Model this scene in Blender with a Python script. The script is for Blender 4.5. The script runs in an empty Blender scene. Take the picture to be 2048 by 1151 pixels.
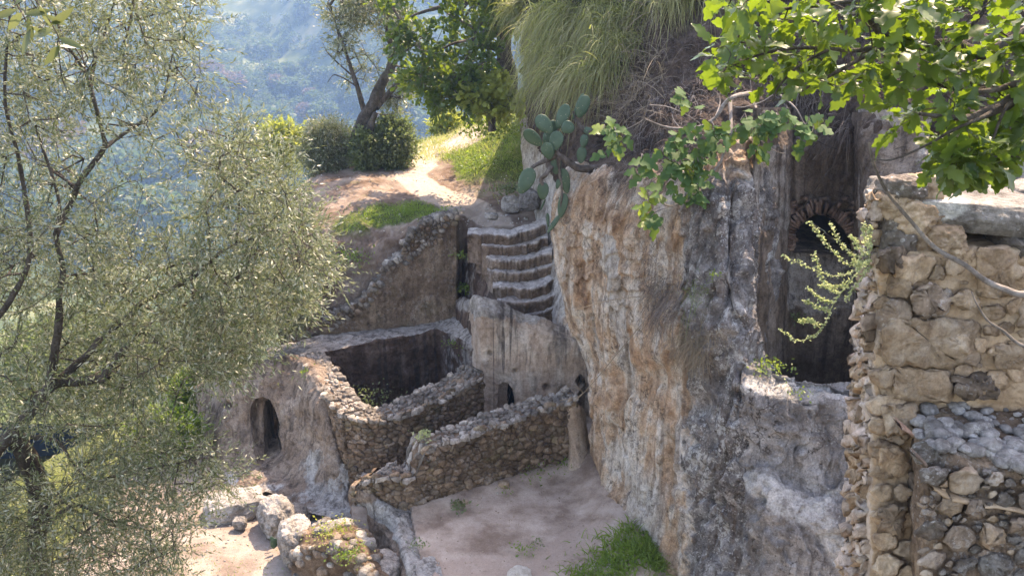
import bpy, math, random
import numpy as np
from mathutils import Vector
random.seed(7); RNG = np.random.default_rng(7)
R = math.radians
C = bpy.context.scene.collection
SC = bpy.context.scene
# ------------------------------------------------------------------ camera
CAMZ, PITCH, FPX = 10.0, R(18), 1800.0
cam = bpy.data.cameras.new('camera'); camo = bpy.data.objects.new('camera', cam); C.objects.link(camo)
camo.location = (0, 0, CAMZ); camo.rotation_euler = (R(90) - PITCH, 0, 0)
cam.sensor_width = 36; cam.lens = FPX / 2048 * 36; cam.clip_start = 0.1; cam.clip_end = 3000
SC.camera = camo
# ------------------------------------------------------------------ sky, sun, exposure
SUN_AZ, SUN_EL = R(32), R(56)          # azimuth measured from +Y towards +X: behind the cliff, to the right
w = bpy.data.worlds.new('World'); SC.world = w; w.use_nodes = True
nt = w.node_tree; sky = nt.nodes.new('ShaderNodeTexSky'); sky.sky_type = 'NISHITA'; sky.sun_disc = False
sky.sun_elevation = SUN_EL; sky.sun_rotation = SUN_AZ; sky.air_density = 1.0; sky.dust_density = 1.5; sky.ozone_density = 1.0
nt.links.new(sky.outputs[0], nt.nodes['Background'].inputs[0]); nt.nodes['Background'].inputs[1].default_value = 0.15
sl = bpy.data.lights.new('sun', 'SUN'); sl.energy = 2.9; sl.angle = R(0.5); sl.color = (1.0, 0.93, 0.80)
so = bpy.data.objects.new('sun', sl); C.objects.link(so)
sd = Vector((math.sin(SUN_AZ) * math.cos(SUN_EL), math.cos(SUN_AZ) * math.cos(SUN_EL), math.sin(SUN_EL)))
so.rotation_euler = sd.to_track_quat('Z', 'Y').to_euler(); so.location = (20, 30, 60)
SC.view_settings.view_transform = 'Standard'; SC.view_settings.look = 'None'
SC.view_settings.exposure = 2.3; SC.view_settings.gamma = 1.0
try: SC.view_settings.use_white_balance = True; SC.view_settings.white_balance_temperature = 8300; SC.view_settings.white_balance_tint = 22
except Exception: pass
SC.render.engine = 'CYCLES'
try:
    SC.cycles.use_denoising = True; SC.cycles.max_bounces = 8; SC.cycles.diffuse_bounces = 4
    SC.cycles.volume_bounces = 1; SC.cycles.transparent_max_bounces = 8
    SC.cycles.caustics_reflective = False; SC.cycles.caustics_refractive = False
except Exception: pass
# ------------------------------------------------------------------ survey helpers
cp, sp = math.cos(PITCH), math.sin(PITCH)
def ray(px, py):
    u = (px - 1024) / FPX; v = (575.5 - py) / FPX
    return np.array([u, cp + sp * v, -sp + cp * v])
def at(px, py, Y):
    d = ray(px, py); return np.array([0, 0, CAMZ]) + d * (Y / d[1])
def gz(px, py, z):
    d = ray(px, py); return np.array([0, 0, CAMZ]) + d * ((z - CAMZ) / d[2])
def proj(P):
    P = np.asarray(P, float); y = P[..., 1]; z = P[..., 2] - CAMZ
    f = cp * y - sp * z; up = sp * y + cp * z
    return 1024 + FPX * P[..., 0] / f, 575.5 - FPX * up / f
# ------------------------------------------------------------------ noise
def _hash(x, y, z, s):
    h = (x * 374761393 + y * 668265263 + z * 1274126177 + s * 974634777) & 0xFFFFFFFF
    h = ((h ^ (h >> 13)) * 1103515245) & 0xFFFFFFFF
    h = ((h ^ (h >> 16)) * 2246822519) & 0xFFFFFFFF
    return ((h ^ (h >> 15)) & 0xFFFFFF) / 0xFFFFFF
def vnoise(P, s=0):
    P = np.asarray(P, float); I = np.floor(P).astype(np.int64); F = P - I; F = F * F * F * (F * (F * 6 - 15) + 10)
    x, y, z = I[..., 0], I[..., 1], I[..., 2]; fx, fy, fz = F[..., 0], F[..., 1], F[..., 2]
    def h(a, b, c): return _hash(x + a, y + b, z + c, s)
    def l(a, b, t): return a + (b - a) * t
    return l(l(l(h(0,0,0), h(1,0,0), fx), l(h(0,1,0), h(1,1,0), fx), fy),
             l(l(h(0,0,1), h(1,0,1), fx), l(h(0,1,1), h(1,1,1), fx), fy), fz) * 2 - 1
def fbm(P, f=1.0, o=4, s=0, g=0.5, sc=(1, 1, 1)):
    P = np.asarray(P, float) * np.array(sc) * f; a = 1.0; r = 0; t = 0
    for i in range(o): r = r + a * vnoise(P + i * 17.3, s + i); t += a; a *= g; P = P * 2.03
    return r / t
def ridge(P, f=1.0, o=4, s=0, sc=(1, 1, 1)):
    P = np.asarray(P, float) * np.array(sc) * f; a = 1.0; r = 0; t = 0
    for i in range(o): r = r + a * (1 - 2 * np.abs(vnoise(P + i * 9.7, s + i))); t += a; a *= 0.5; P = P * 2.1
    return r / t
def smooth(a, b, x):
    t = np.clip((x - a) / (b - a), 0, 1); return t * t * (3 - 2 * t)
# ------------------------------------------------------------------ objects
ORG = {}
def root(name, label, cat, loc=(0, 0, 0), group=None, kind=None):
    o = bpy.data.objects.new(name, None); C.objects.link(o); o.location = loc; o.empty_display_size = 0.2
    ORG[o.name] = np.array(loc, float); tag(o, label, cat, group, kind); return o
def tag(o, label=None, cat=None, group=None, kind=None):
    if label: o['label'] = label
    if cat: o['category'] = cat
    if group: o['group'] = group
    if kind: o['kind'] = kind
    return o
def mesh(name, V, F, mat, smooth_=True, attrs=None, mats=None, midx=None):
    V = np.asarray(V, np.float32); F = np.asarray(F, np.int32)
    me = bpy.data.meshes.new(name); k = F.shape[1]
    me.vertices.add(len(V)); me.vertices.foreach_set('co', V.ravel())
    me.loops.add(F.size); me.loops.foreach_set('vertex_index', F.ravel())
    me.polygons.add(len(F)); me.polygons.foreach_set('loop_start', np.arange(0, F.size, k, dtype=np.int32))
    if smooth_: me.polygons.foreach_set('use_smooth', np.ones(len(F), bool))
    for m in (mats or [mat]): me.materials.append(m)
    if midx is not None: me.polygons.foreach_set('material_index', np.asarray(midx, np.int32))
    for n, a in (attrs or {}).items():
        at_ = me.attributes.new(n, 'FLOAT', 'POINT'); at_.data.foreach_set('value', np.asarray(a, np.float32).ravel())
    me.update(calc_edges=True); me.validate(verbose=False); return me
def obj(name, V, F, mat, parent=None, origin=None, **kw):
    V = np.asarray(V, float)
    if parent is not None: og = ORG[parent.name]; loc = (0, 0, 0)
    elif origin is not None: og = np.array(origin, float); loc = tuple(og)
    else: og = np.zeros(3); loc = (0, 0, 0)
    o = bpy.data.objects.new(name, mesh(name, V - og, F, mat, **kw)); C.objects.link(o)
    o.location = loc; ORG[o.name] = og
    if parent is not None: o.parent = parent
    return o
def link(name, me, parent, loc, rot=(0, 0, 0), sc=(1, 1, 1)):
    o = bpy.data.objects.new(name, me); C.objects.link(o); o.parent = parent; o.location = loc; o.rotation_euler = rot; o.scale = sc
    return o
def grid_faces(n, m):
    i = np.arange(n - 1)[:, None] * m + np.arange(m - 1)[None]
    return np.stack([i, i + 1, i + m + 1, i + m], -1).reshape(-1, 4)
def tris(F4): return np.concatenate([F4[:, [0, 1, 2]], F4[:, [0, 2, 3]]])
def cr(ctrl, n, tens=0.5):
    ctrl = np.asarray(ctrl, float); k = len(ctrl)
    e = np.concatenate([[2 * ctrl[0] - ctrl[1]], ctrl, [2 * ctrl[-1] - ctrl[-2]]])
    t = np.linspace(0, k - 1 - 1e-9, n); i = t.astype(int); f = (t - i).reshape((-1,) + (1,) * (ctrl.ndim - 1))
    p0, p1, p2, p3 = e[i], e[i + 1], e[i + 2], e[i + 3]
    m1 = tens * (p2 - p0); m2 = tens * (p3 - p1)
    return ((2 * f**3 - 3 * f**2 + 1) * p1 + (f**3 - 2 * f**2 + f) * m1 + (-2 * f**3 + 3 * f**2) * p2 + (f**3 - f**2) * m2)
def normals(P, away=None):
    du = np.gradient(P, axis=1); dv = np.gradient(P, axis=0); N = np.cross(du, dv)
    N /= np.linalg.norm(N, axis=-1, keepdims=True) + 1e-9
    ref = np.array([0, 0, CAMZ]) - P if away is None else away
    s = np.sign((N * ref).sum(-1).mean()) or 1
    return N * s
def surf(rows, nu, nv, tens=0.4):
    """rows of survey points (px, py, Y) or world points (tagged 'w') -> dense grid"""
    G = np.array([[np.array(p[1:]) if p[0] == 'w' else at(*p) for p in r] for r in rows])
    P = cr(G, nv, tens); P = np.swapaxes(cr(np.swapaxes(P, 0, 1), nu, tens), 0, 1); return P
def rocky(P, amp=0.1, f=0.9, flute=0.0, fine=0.03, s=0, strata=0.0):
    N = normals(P)
    d = amp * (0.6 * fbm(P, f, 4, s) + 0.5 * ridge(P, f * 1.3, 4, s + 5))
    if flute: d = d + flute * ridge(P, 2.2, 3, s + 9, sc=(1, 1, 0.16))
    if strata: d = d + strata * ridge(P, 3.0, 3, s + 12, sc=(0.25, 0.25, 1.6))
    d = d + fine * fbm(P, 6.0, 4, s + 3, 0.6)
    return P + N * d[..., None], N
def patch(name, P, mat, parent=None, attrs=None, **kw):
    n, m = P.shape[:2]
    return obj(name, P.reshape(-1, 3), grid_faces(n, m), mat, parent, attrs={k: v.ravel() for k, v in (attrs or {}).items()}, **kw)
# ------------------------------------------------------------------ materials
class NB:
    def __init__(s, name, rough=0.9, spec=0.2):
        s.m = bpy.data.materials.new(name); s.m.use_nodes = True; s.t = s.m.node_tree
        s.b = s.t.nodes['Principled BSDF']; s.b.inputs['Roughness'].default_value = rough
        s.b.inputs['Specular IOR Level'].default_value = spec
        s.geo = s.t.nodes.new('ShaderNodeNewGeometry'); s.pos = s.geo.outputs['Position']
    def n(s, typ, **kw):
        x = s.t.nodes.new(typ)
        for k, v in kw.items(): setattr(x, k, v)
        return x
    def L(s, a, b): s.t.links.new(a, b)
    def put(s, inp, v):
        if hasattr(v, 'is_linked') or hasattr(v, 'links'): s.L(v, inp)
        else: inp.default_value = v
    def scale(s, sc):
        x = s.n('ShaderNodeMapping'); s.L(s.pos, x.inputs[0]); x.inputs['Scale'].default_value = sc; return x.outputs[0]
    def noise(s, sc, det=5, rough=0.6, vec=None, dist=0.0):
        x = s.n('ShaderNodeTexNoise'); s.L(vec or s.pos, x.inputs['Vector']); x.inputs['Scale'].default_value = sc
        x.inputs['Detail'].default_value = det; x.inputs['Roughness'].default_value = rough; x.inputs['Distortion'].default_value = dist
        return x.outputs['Fac']
    def vor(s, sc, vec=None, feature='F1'):
        x = s.n('ShaderNodeTexVoronoi', feature=feature); s.L(vec or s.pos, x.inputs['Vector']); x.inputs['Scale'].default_value = sc
        return x.outputs['Distance']
    def rng(s, v, a, b, c=0.0, d=1.0):
        x = s.n('ShaderNodeMapRange'); x.interpolation_type = 'SMOOTHSTEP'; s.put(x.inputs[0], v)
        x.inputs[1].default_value = a; x.inputs[2].default_value = b; x.inputs[3].default_value = c; x.inputs[4].default_value = d; return x.outputs[0]
    def math(s, op, a, b=0.0):
        x = s.n('ShaderNodeMath', operation=op); s.put(x.inputs[0], a); s.put(x.inputs[1], b); return x.outputs[0]
    def ramp(s, v, stops):
        x = s.n('ShaderNodeValToRGB'); e = x.color_ramp.elements
        while len(e) < len(stops): e.new(0.5)
        for i, (p, c) in enumerate(stops): e[i].position = p; e[i].color = (*c, 1)
        s.put(x.inputs[0], v); return x.outputs[0]
    def mix(s, f, a, b, mode='MIX'):
        x = s.n('ShaderNodeMix', data_type='RGBA', blend_type=mode)
        s.put(x.inputs[0], f)
        for i, c in ((6, a), (7, b)):
            if isinstance(c, tuple): x.inputs[i].default_value = (*c, 1)
            else: s.L(c, x.inputs[i])
        return x.outputs[2]
    def attr(s, name): x = s.n('ShaderNodeAttribute'); x.attribute_name = name; return x.outputs['Fac']
    def bump(s, h, strength=0.5, dist=0.05, prev=None):
        x = s.n('ShaderNodeBump'); x.inputs['Strength'].default_value = strength; x.inputs['Distance'].default_value = dist
        s.L(h, x.inputs['Height']);
        if prev is not None: s.L(prev, x.inputs['Normal'])
        return x.outputs[0]
def rock_mat(name, A, B=None, K=None, streak=0.0, streak_col=(0.06, 0.05, 0.045), lichen=0.0, lich_col=(0.60, 0.60, 0.57), sc=1.0,
             moss=0.0, bump=1.0, rnd=0.0, grit=0.5, speck=0.0, cracks=0.0, D=None, pits=0.0, frange=(.3, .7), speckm=False):
    """A / B / K: palettes of stops; B is mixed in by the point attribute m1, K by m2"""
    b = NB(name)
    n1 = b.noise(1.1 * sc, 7, 0.62, dist=0.4); st = b.noise(1.0, 5, 0.6, vec=b.scale((3.0 * sc, 3.0 * sc, 0.55 * sc)), dist=.6)
    f = b.math('ADD', b.math('MULTIPLY', n1, 0.55), b.math('MULTIPLY', st, 0.45)); f = b.rng(f, *frange)
    col = b.ramp(f, A)
    if B:
        m = b.attr('m1'); m = b.rng(b.math('ADD', m, b.math('MULTIPLY', b.math('SUBTRACT', b.noise(2.3, 6, 0.65), 0.5), 1.6)), 0.35, 0.65)
        n3 = b.rng(b.noise(2.6 * sc, 8, 0.7), 0.3, 0.7); col = b.mix(m, col, b.ramp(n3, B))
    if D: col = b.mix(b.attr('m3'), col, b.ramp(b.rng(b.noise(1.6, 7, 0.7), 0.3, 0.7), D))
    if streak:
        s2 = b.noise(1.0, 6, 0.62, vec=b.scale((5.0, 5.0, 0.16)), dist=.3); k = b.math('MULTIPLY', b.rng(s2, 0.515, 0.60), streak)
        if K == 'streakattr': k = b.math('MULTIPLY', b.math('MULTIPLY', b.attr('m2'), streak), b.rng(b.noise(5.0, 6, .7), .3, .55, .45, 1.0))
        col = b.mix(k, col, streak_col)
    if lichen:
        v = b.noise(9.0, 8, 0.75); v2 = b.noise(1.7, 3, 0.5)
        k = b.rng(b.math('ADD', v, b.math('MULTIPLY', b.math('SUBTRACT', v2, 0.5), 0.5)), 0.56, 0.60)
        k = b.math('MULTIPLY', k, lichen)
        if B: k = b.math('MULTIPLY', k, b.math('ADD', b.math('MULTIPLY', m, 0.9), 0.1))
        col = b.mix(k, col, lich_col)
    if speck:
        sv = b.vor(22.0); k = b.math('MULTIPLY', b.math('MAXIMUM', b.rng(sv, 0.24, 0.13), b.rng(b.vor(9.0), .16, .12)), b.math('MULTIPLY', b.rng(b.noise(1.9, 5, .65), .42, .56), speck)); k = b.math('MULTIPLY', k, m) if speckm else k; col = b.mix(k, col, (0.62, 0.62, 0.60))
    if pits:
        pv = b.vor(11.0, vec=b.scale((1, 1, .7))); pk = b.math('MULTIPLY', b.rng(pv, 0.17, 0.10), b.rng(b.noise(2.2, 4, .6), .45, .6)); col = b.mix(b.math('MULTIPLY', pk, pits), col, (.05, .038, .03))
    g = b.noise(34.0, 6, 0.7); col = b.mix(grit, col, b.ramp(g, [(0.32, (0.22, 0.20, 0.19)), (0.5, (.85, .85, .85)), (0.68, (1.25, 1.25, 1.25))]), 'MULTIPLY')
    col = b.mix(min(1, grit * 1.3), col, b.ramp(b.noise(6.0, 8, 0.75), [(0.36, (0.33, 0.30, 0.28)), (0.5, (.95, .95, .95)), (0.66, (1.3, 1.3, 1.3))]), 'MULTIPLY')
    if moss:
        k = b.math('MULTIPLY', b.rng(b.noise(2.0, 7, 0.7), 0.52, 0.62), moss); col = b.mix(k, col, (0.07, 0.085, 0.025))
    if rnd:
        oi = b.n('ShaderNodeObjectInfo'); hs = b.n('ShaderNodeHueSaturation'); b.L(col, hs.inputs['Color'])
        b.L(b.rng(oi.outputs['Random'], 0, 1, 1 - rnd, 1 + rnd), hs.inputs['Value']); col = hs.outputs[0]
        x = b.math('FRACT', b.math('MULTIPLY', oi.outputs['Random'], 7.31)); col = b.mix(b.rng(x, 0.6, 1.0, 0, 0.3), col, (0.22, 0.195, 0.165))
    b.L(col, b.b.inputs['Base Color'])
    h = b.math('ADD', b.math('MULTIPLY', b.noise(4.0, 8, 0.65), 1.0), b.math('MULTIPLY', b.noise(22.0, 6, 0.7), 0.35))
    if pits: h = b.math('SUBTRACT', h, b.math('MULTIPLY', pk, 0.5))
    crk = b.n('ShaderNodeTexVoronoi', feature='DISTANCE_TO_EDGE'); b.L(b.n('ShaderNodeVectorMath', operation='ADD').outputs[0], crk.inputs['Vector']); va = crk.inputs['Vector'].links[0].from_node; b.L(b.scale((1, 1, .45)), va.inputs[0]); nv = b.n('ShaderNodeTexNoise'); b.L(b.pos, nv.inputs['Vector']); nv.inputs['Scale'].default_value = 3; nv.inputs['Detail'].default_value = 5; b.L(nv.outputs['Color'], va.inputs[1]); crk.inputs['Scale'].default_value = 2.2 * (1 + (sc > 1.5))
    if cracks: ck = b.math('MULTIPLY', b.rng(crk.outputs['Distance'], 0.035, 0.0), b.rng(b.noise(1.3, 3, .5), .48, .6)); h = b.math('SUBTRACT', h, b.math('MULTIPLY', ck, cracks)); col2 = b.mix(b.math('MULTIPLY', ck, min(1, cracks)), col, (.06, .045, .035)); b.L(col2, b.b.inputs['Base Color'])
    nrm = b.bump(h, 1.0, 0.20 * bump)
    nrm = b.bump(b.noise(60.0, 5, 0.75), 0.8, 0.02 * bump, nrm)
    b.L(nrm, b.b.inputs['Normal']); return b.m
def leaf_mat(name, cols, back=None, trans=0.4, rough=0.45, spec=0.4, tcol=(0.35, 0.5, 0.05)):
    b = NB(name, rough, spec); oi = b.n('ShaderNodeObjectInfo')
    ri = b.geo.outputs['Random Per Island']; f = b.math('FRACT', b.math('ADD', ri, oi.outputs['Random']))
    col = b.ramp(f, [(i / max(1, len(cols) - 1), c) for i, c in enumerate(cols)])
    if back: col = b.mix(b.geo.outputs['Backfacing'], col, back)
    b.L(col, b.b.inputs['Base Color'])
    tr = b.n('ShaderNodeBsdfTranslucent'); tr.inputs[0].default_value = (*tcol, 1)
    mx = b.n('ShaderNodeMixShader'); mx.inputs[0].default_value = trans
    b.L(b.b.outputs[0], mx.inputs[1]); b.L(tr.outputs[0], mx.inputs[2])
    b.L(mx.outputs[0], b.t.nodes['Material Output'].inputs[0]); return b.m
M = {}
M['cliff'] = rock_mat('pink_tufa', frange=(.22, .72), speck=.8, speckm=True, A= [(0.0, (0.26, 0.155, 0.095)), (0.3, (0.52, 0.34, 0.215)), (0.55, (0.64, 0.47, 0.33)), (0.72, (0.75, 0.66, 0.55)), (1.0, (0.84, 0.80, 0.74))],
    B=[(0.0, (0.12, 0.11, 0.105)), (0.5, (0.27, 0.255, 0.245)), (0.8, (0.39, 0.375, 0.36)), (1.0, (0.55, 0.535, 0.51))], lichen=0.85, streak=0.45, streak_col=(0.15, 0.10, 0.07), cracks=0.7, pits=.5, grit=.55, D=[(0, (.40, .34, .27)), (.5, (.60, .56, .50)), (1, (.72, .70, .66))])
M['gray'] = rock_mat('lichen_rock', [(0.0, (0.11, 0.10, 0.09)), (0.4, (0.25, 0.23, 0.215)), (0.7, (0.39, 0.37, 0.35)), (1.0, (0.56, 0.54, 0.51))],
    B=[(0.0, (0.42, 0.40, 0.37)), (0.5, (0.55, 0.53, 0.49)), (1.0, (0.68, 0.66, 0.62))], lichen=0.7, speck=0.6, cracks=0.8, pits=.5)
M['pale'] = rock_mat('pale_tufa', [(0.0, (0.40, 0.35, 0.28)), (0.5, (0.55, 0.51, 0.44)), (1.0, (0.70, 0.68, 0.63))], streak=0.3, streak_col=(0.3, 0.22, 0.16), bump=0.7, grit=0.2)
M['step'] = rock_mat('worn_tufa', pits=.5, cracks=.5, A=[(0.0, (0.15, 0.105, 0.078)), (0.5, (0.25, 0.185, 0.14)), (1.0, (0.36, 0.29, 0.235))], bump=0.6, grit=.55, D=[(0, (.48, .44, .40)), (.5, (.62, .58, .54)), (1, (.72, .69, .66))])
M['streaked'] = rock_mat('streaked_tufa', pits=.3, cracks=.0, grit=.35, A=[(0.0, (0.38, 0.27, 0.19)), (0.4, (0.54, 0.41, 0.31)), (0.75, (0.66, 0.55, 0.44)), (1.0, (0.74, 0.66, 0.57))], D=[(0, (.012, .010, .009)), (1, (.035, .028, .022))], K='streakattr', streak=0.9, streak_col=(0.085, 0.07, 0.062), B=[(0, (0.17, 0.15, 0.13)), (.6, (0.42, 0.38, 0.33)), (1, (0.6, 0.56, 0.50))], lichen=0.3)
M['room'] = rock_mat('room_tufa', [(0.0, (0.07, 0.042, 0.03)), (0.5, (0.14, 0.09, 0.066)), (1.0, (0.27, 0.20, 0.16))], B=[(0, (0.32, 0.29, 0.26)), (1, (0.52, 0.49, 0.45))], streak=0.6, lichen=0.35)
M['retain'] = rock_mat('retaining_tufa', pits=.9, cracks=.5, A=[(0.0, (0.15, 0.10, 0.07)), (0.5, (0.28, 0.20, 0.14)), (1.0, (0.42, 0.32, 0.23))], streak=0.3, lichen=0.2, moss=0.2)
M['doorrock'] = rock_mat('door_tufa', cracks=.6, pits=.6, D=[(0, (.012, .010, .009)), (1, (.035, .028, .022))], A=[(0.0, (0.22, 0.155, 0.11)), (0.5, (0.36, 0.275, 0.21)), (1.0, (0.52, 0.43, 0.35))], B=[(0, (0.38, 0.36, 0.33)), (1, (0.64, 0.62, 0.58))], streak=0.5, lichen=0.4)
M['niche'] = rock_mat('niche_tufa', cracks=.5, pits=.4, A= [(0.0, (0.13, 0.095, 0.068)), (0.5, (0.24, 0.185, 0.14)), (1.0, (0.42, 0.35, 0.29))], streak=0.55, B=[(0, (0.36, 0.32, 0.28)), (1, (0.55, 0.51, 0.46))], lichen=0.2)
M['soil'] = rock_mat('bank_soil', [(0.0, (0.05, 0.034, 0.026)), (0.5, (0.12, 0.085, 0.064)), (1.0, (0.22, 0.165, 0.13))], B=[(0, (0.05, 0.06, 0.02)), (1, (0.10, 0.11, 0.04))], grit=0.6, bump=1.8)
M['stone'] = rock_mat('rubble_stone', [(0.0, (0.11, 0.072, 0.048)), (0.5, (0.22, 0.155, 0.105)), (1.0, (0.36, 0.275, 0.20))], rnd=0.35, lichen=0.2, sc=2, bump=0.5, moss=0.3)
M['topstone'] = rock_mat('weathered_stone', [(0.0, (0.17, 0.145, 0.12)), (0.5, (0.30, 0.265, 0.225)), (1.0, (0.47, 0.425, 0.37))], rnd=0.4, lichen=0.3, sc=2, bump=0.6)
M['mortar'] = rock_mat('earth_mortar', [(0.0, (0.13, 0.085, 0.055)), (0.5, (0.24, 0.165, 0.11)), (1.0, (0.34, 0.25, 0.175))], bump=1.2, grit=0.5)
M['nmortar'] = rock_mat('lime_mortar', [(0.0, (0.36, 0.25, 0.15)), (0.5, (0.47, 0.34, 0.22)), (1.0, (0.57, 0.45, 0.32))], B=[(0, (0.50, 0.40, 0.31)), (1, (0.70, 0.60, 0.50))], bump=0.22, grit=0.25, sc=1.5)
M['bmortar'] = rock_mat('weathered_mortar', [(0.0, (0.12, 0.09, 0.065)), (0.5, (0.25, 0.18, 0.125)), (0.8, (0.38, 0.28, 0.19)), (1.0, (0.46, 0.37, 0.27))], lichen=.35, speck=.4, bump=0.5, grit=0.55, sc=2.5)
M['nstone'] = rock_mat('tufa_block', [(0.0, (0.22, 0.15, 0.095)), (0.45, (0.40, 0.29, 0.19)), (0.75, (0.49, 0.38, 0.265)), (1.0, (0.60, 0.50, 0.38))], rnd=0.2, lichen=0.12, sc=2.5, bump=0.22, speck=0.15, grit=.4)
M['pstone'] = rock_mat('pale_pink_stone', [(0.0, (0.40, 0.30, 0.23)), (0.5, (0.55, 0.44, 0.35)), (1.0, (0.70, 0.62, 0.54))], rnd=0.2, sc=2.5, bump=0.22, grit=.4)
M['bstone'] = rock_mat('brown_tufa_block', [(0.0, (0.13, 0.10, 0.075)), (0.5, (0.25, 0.19, 0.14)), (1.0, (0.42, 0.35, 0.28))], rnd=0.25, lichen=0.3, sc=2.5, bump=0.22, speck=0.25, grit=.4)
M['gstone'] = rock_mat('gray_cobble', [(0.0, (0.19, 0.18, 0.17)), (0.5, (0.34, 0.33, 0.315)), (1.0, (0.52, 0.51, 0.49))], rnd=0.3, lichen=0.35, sc=3, bump=0.3, speck=0.35)
M['dstone'] = rock_mat('dark_lichen_stone', [(0.0, (0.09, 0.072, 0.06)), (0.5, (0.17, 0.145, 0.12)), (1.0, (0.30, 0.26, 0.22))], rnd=0.25, lichen=0.4, sc=3, bump=0.4, speck=0.6, moss=0.2)
M['boulder'] = rock_mat('limestone_boulder', [(0.0, (0.20, 0.18, 0.16)), (0.5, (0.42, 0.39, 0.35)), (1.0, (0.62, 0.58, 0.53))], lichen=0.6, lich_col=(0.13, 0.12, 0.11), bump=0.8)
M['slab'] = rock_mat('capping_slab', [(0.0, (0.13, 0.115, 0.10)), (0.4, (0.24, 0.22, 0.19)), (1.0, (0.42, 0.39, 0.34))], B=[(0, (0.50, 0.49, 0.42)), (1, (0.66, 0.65, 0.58))], lichen=0.3, speck=0.6, bump=0.5)
M['brick'] = rock_mat('old_brick', [(0.0, (0.14, 0.09, 0.065)), (0.5, (0.24, 0.16, 0.12)), (1.0, (0.34, 0.26, 0.205))], rnd=0.35, bump=0.25, sc=3)
M['bark'] = rock_mat('tree_bark', [(0.0, (0.05, 0.04, 0.03)), (0.5, (0.13, 0.11, 0.09)), (1.0, (0.25, 0.22, 0.19))], bump=0.5, sc=3)
M['olbark'] = rock_mat('olive_bark', [(0.0, (0.04, 0.032, 0.026)), (0.5, (0.10, 0.085, 0.07)), (1.0, (0.17, 0.15, 0.13))], bump=0.5, sc=3, moss=0.2)
M['twig'] = rock_mat('bare_twig', [(0.0, (0.14, 0.12, 0.10)), (1.0, (0.30, 0.27, 0.24))], bump=0.1, sc=3)
M['dark'] = rock_mat('tunnel_dark', [(0.0, (0.015, 0.012, 0.010)), (1.0, (0.04, 0.032, 0.026))], bump=0.6)  # near-black colour for the niche tunnel lining
def ground_mat(name, dirt, grass, path):
    b = NB(name, 0.95, 0.1)
    n1 = b.rng(b.noise(1.3, 8, 0.65), 0.3, 0.7); d = b.ramp(n1, [(0, dirt[0]), (0.5, dirt[1]), (1, dirt[2])])
    g = b.ramp(b.rng(b.noise(3.0, 7, 0.7), 0.3, 0.7), [(0, grass[0]), (1, grass[1])])
    m1 = b.attr('m1'); k = b.rng(b.math('ADD', m1, b.math('SUBTRACT', b.noise(1.8, 8, 0.7), 0.5)), 0.35, 0.7); c = b.mix(k, d, g)
    m2 = b.attr('m2'); k2 = b.rng(b.math('ADD', m2, b.math('MULTIPLY', b.math('SUBTRACT', b.noise(2.5, 7, 0.65), 0.5), 0.9)), 0.4, 0.65); c = b.mix(k2, c, path)
    c = b.mix(0.45, c, b.ramp(b.noise(45, 6, 0.75), [(0.3, (0.35, 0.33, 0.31)), (0.65, (1, 1, 1))]), 'MULTIPLY')
    c = b.mix(b.rng(b.vor(13.0), 0.12, 0.06, 0, 0.5), c, (0.42, 0.38, 0.34))
    b.L(c, b.b.inputs['Base Color'])
    n = b.bump(b.noise(6, 8, 0.7), 0.9, 0.06); n = b.bump(b.noise(50, 5, 0.75), 0.8, 0.015, n); b.L(n, b.b.inputs['Normal']); return b.m
M['yard'] = ground_mat('yard_dirt', [(0.24, 0.175, 0.135), (0.40, 0.32, 0.26), (0.54, 0.45, 0.38)], [(0.05, 0.06, 0.02), (0.10, 0.11, 0.04)], (0.42, 0.33, 0.27))
M['terr'] = ground_mat('terrace_dirt', [(0.20, 0.155, 0.125), (0.30, 0.245, 0.205), (0.40, 0.345, 0.30)], [(0.08, 0.10, 0.025), (0.16, 0.17, 0.06)], (0.50, 0.48, 0.46))
M['hill'] = ground_mat('hillside_soil', [(0.13, 0.085, 0.06), (0.24, 0.18, 0.14), (0.34, 0.28, 0.23)], [(0.05, 0.075, 0.02), (0.13, 0.15, 0.05)], (0.46, 0.38, 0.31))
M['olive'] = leaf_mat('olive_leaf', [(0.025, 0.045, 0.014), (0.065, 0.09, 0.035), (0.11, 0.135, 0.06), (0.035, 0.06, 0.02), (0.19, 0.205, 0.12)], back=(0.30, 0.31, 0.235), trans=0.17, rough=0.42, spec=0.4, tcol=(0.38, 0.44, 0.16))
M['olive2'] = leaf_mat('shrub_leaf', [(0.06, 0.085, 0.035), (0.12, 0.15, 0.07), (0.16, 0.19, 0.10)], trans=0.3, rough=0.5, tcol=(0.3, 0.4, 0.12))
M['oak'] = leaf_mat('oak_leaf', [(0.018, 0.05, 0.014), (0.035, 0.085, 0.018), (0.075, 0.125, 0.022), (0.022, 0.055, 0.016), (0.09, 0.13, 0.03), (0.03, 0.07, 0.02)], trans=0.25, rough=0.42, spec=0.35, tcol=(0.33, 0.50, 0.035))
M['oak_far'] = leaf_mat('oak_crown_leaf', [(0.02, 0.045, 0.012), (0.035, 0.075, 0.018), (0.06, 0.10, 0.025)], trans=0.25, rough=0.45, tcol=(0.35, 0.5, 0.04))
M['fig'] = leaf_mat('fig_leaf', [(0.03, 0.075, 0.022), (0.05, 0.105, 0.032), (0.04, 0.09, 0.025)], trans=0.15, rough=0.65, spec=.15, tcol=(0.3, 0.45, 0.05))
M['figy'] = leaf_mat('young_fig_leaf', [(0.09, 0.16, 0.03), (0.17, 0.23, 0.04), (0.06, 0.12, 0.03)], trans=0.3, rough=0.5, tcol=(0.5, 0.65, 0.06))
M['grass'] = leaf_mat('green_grass', [(0.06, 0.12, 0.02), (0.10, 0.18, 0.03), (0.15, 0.21, 0.05)], trans=0.4, rough=0.6, tcol=(0.35, 0.5, 0.06))
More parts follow.
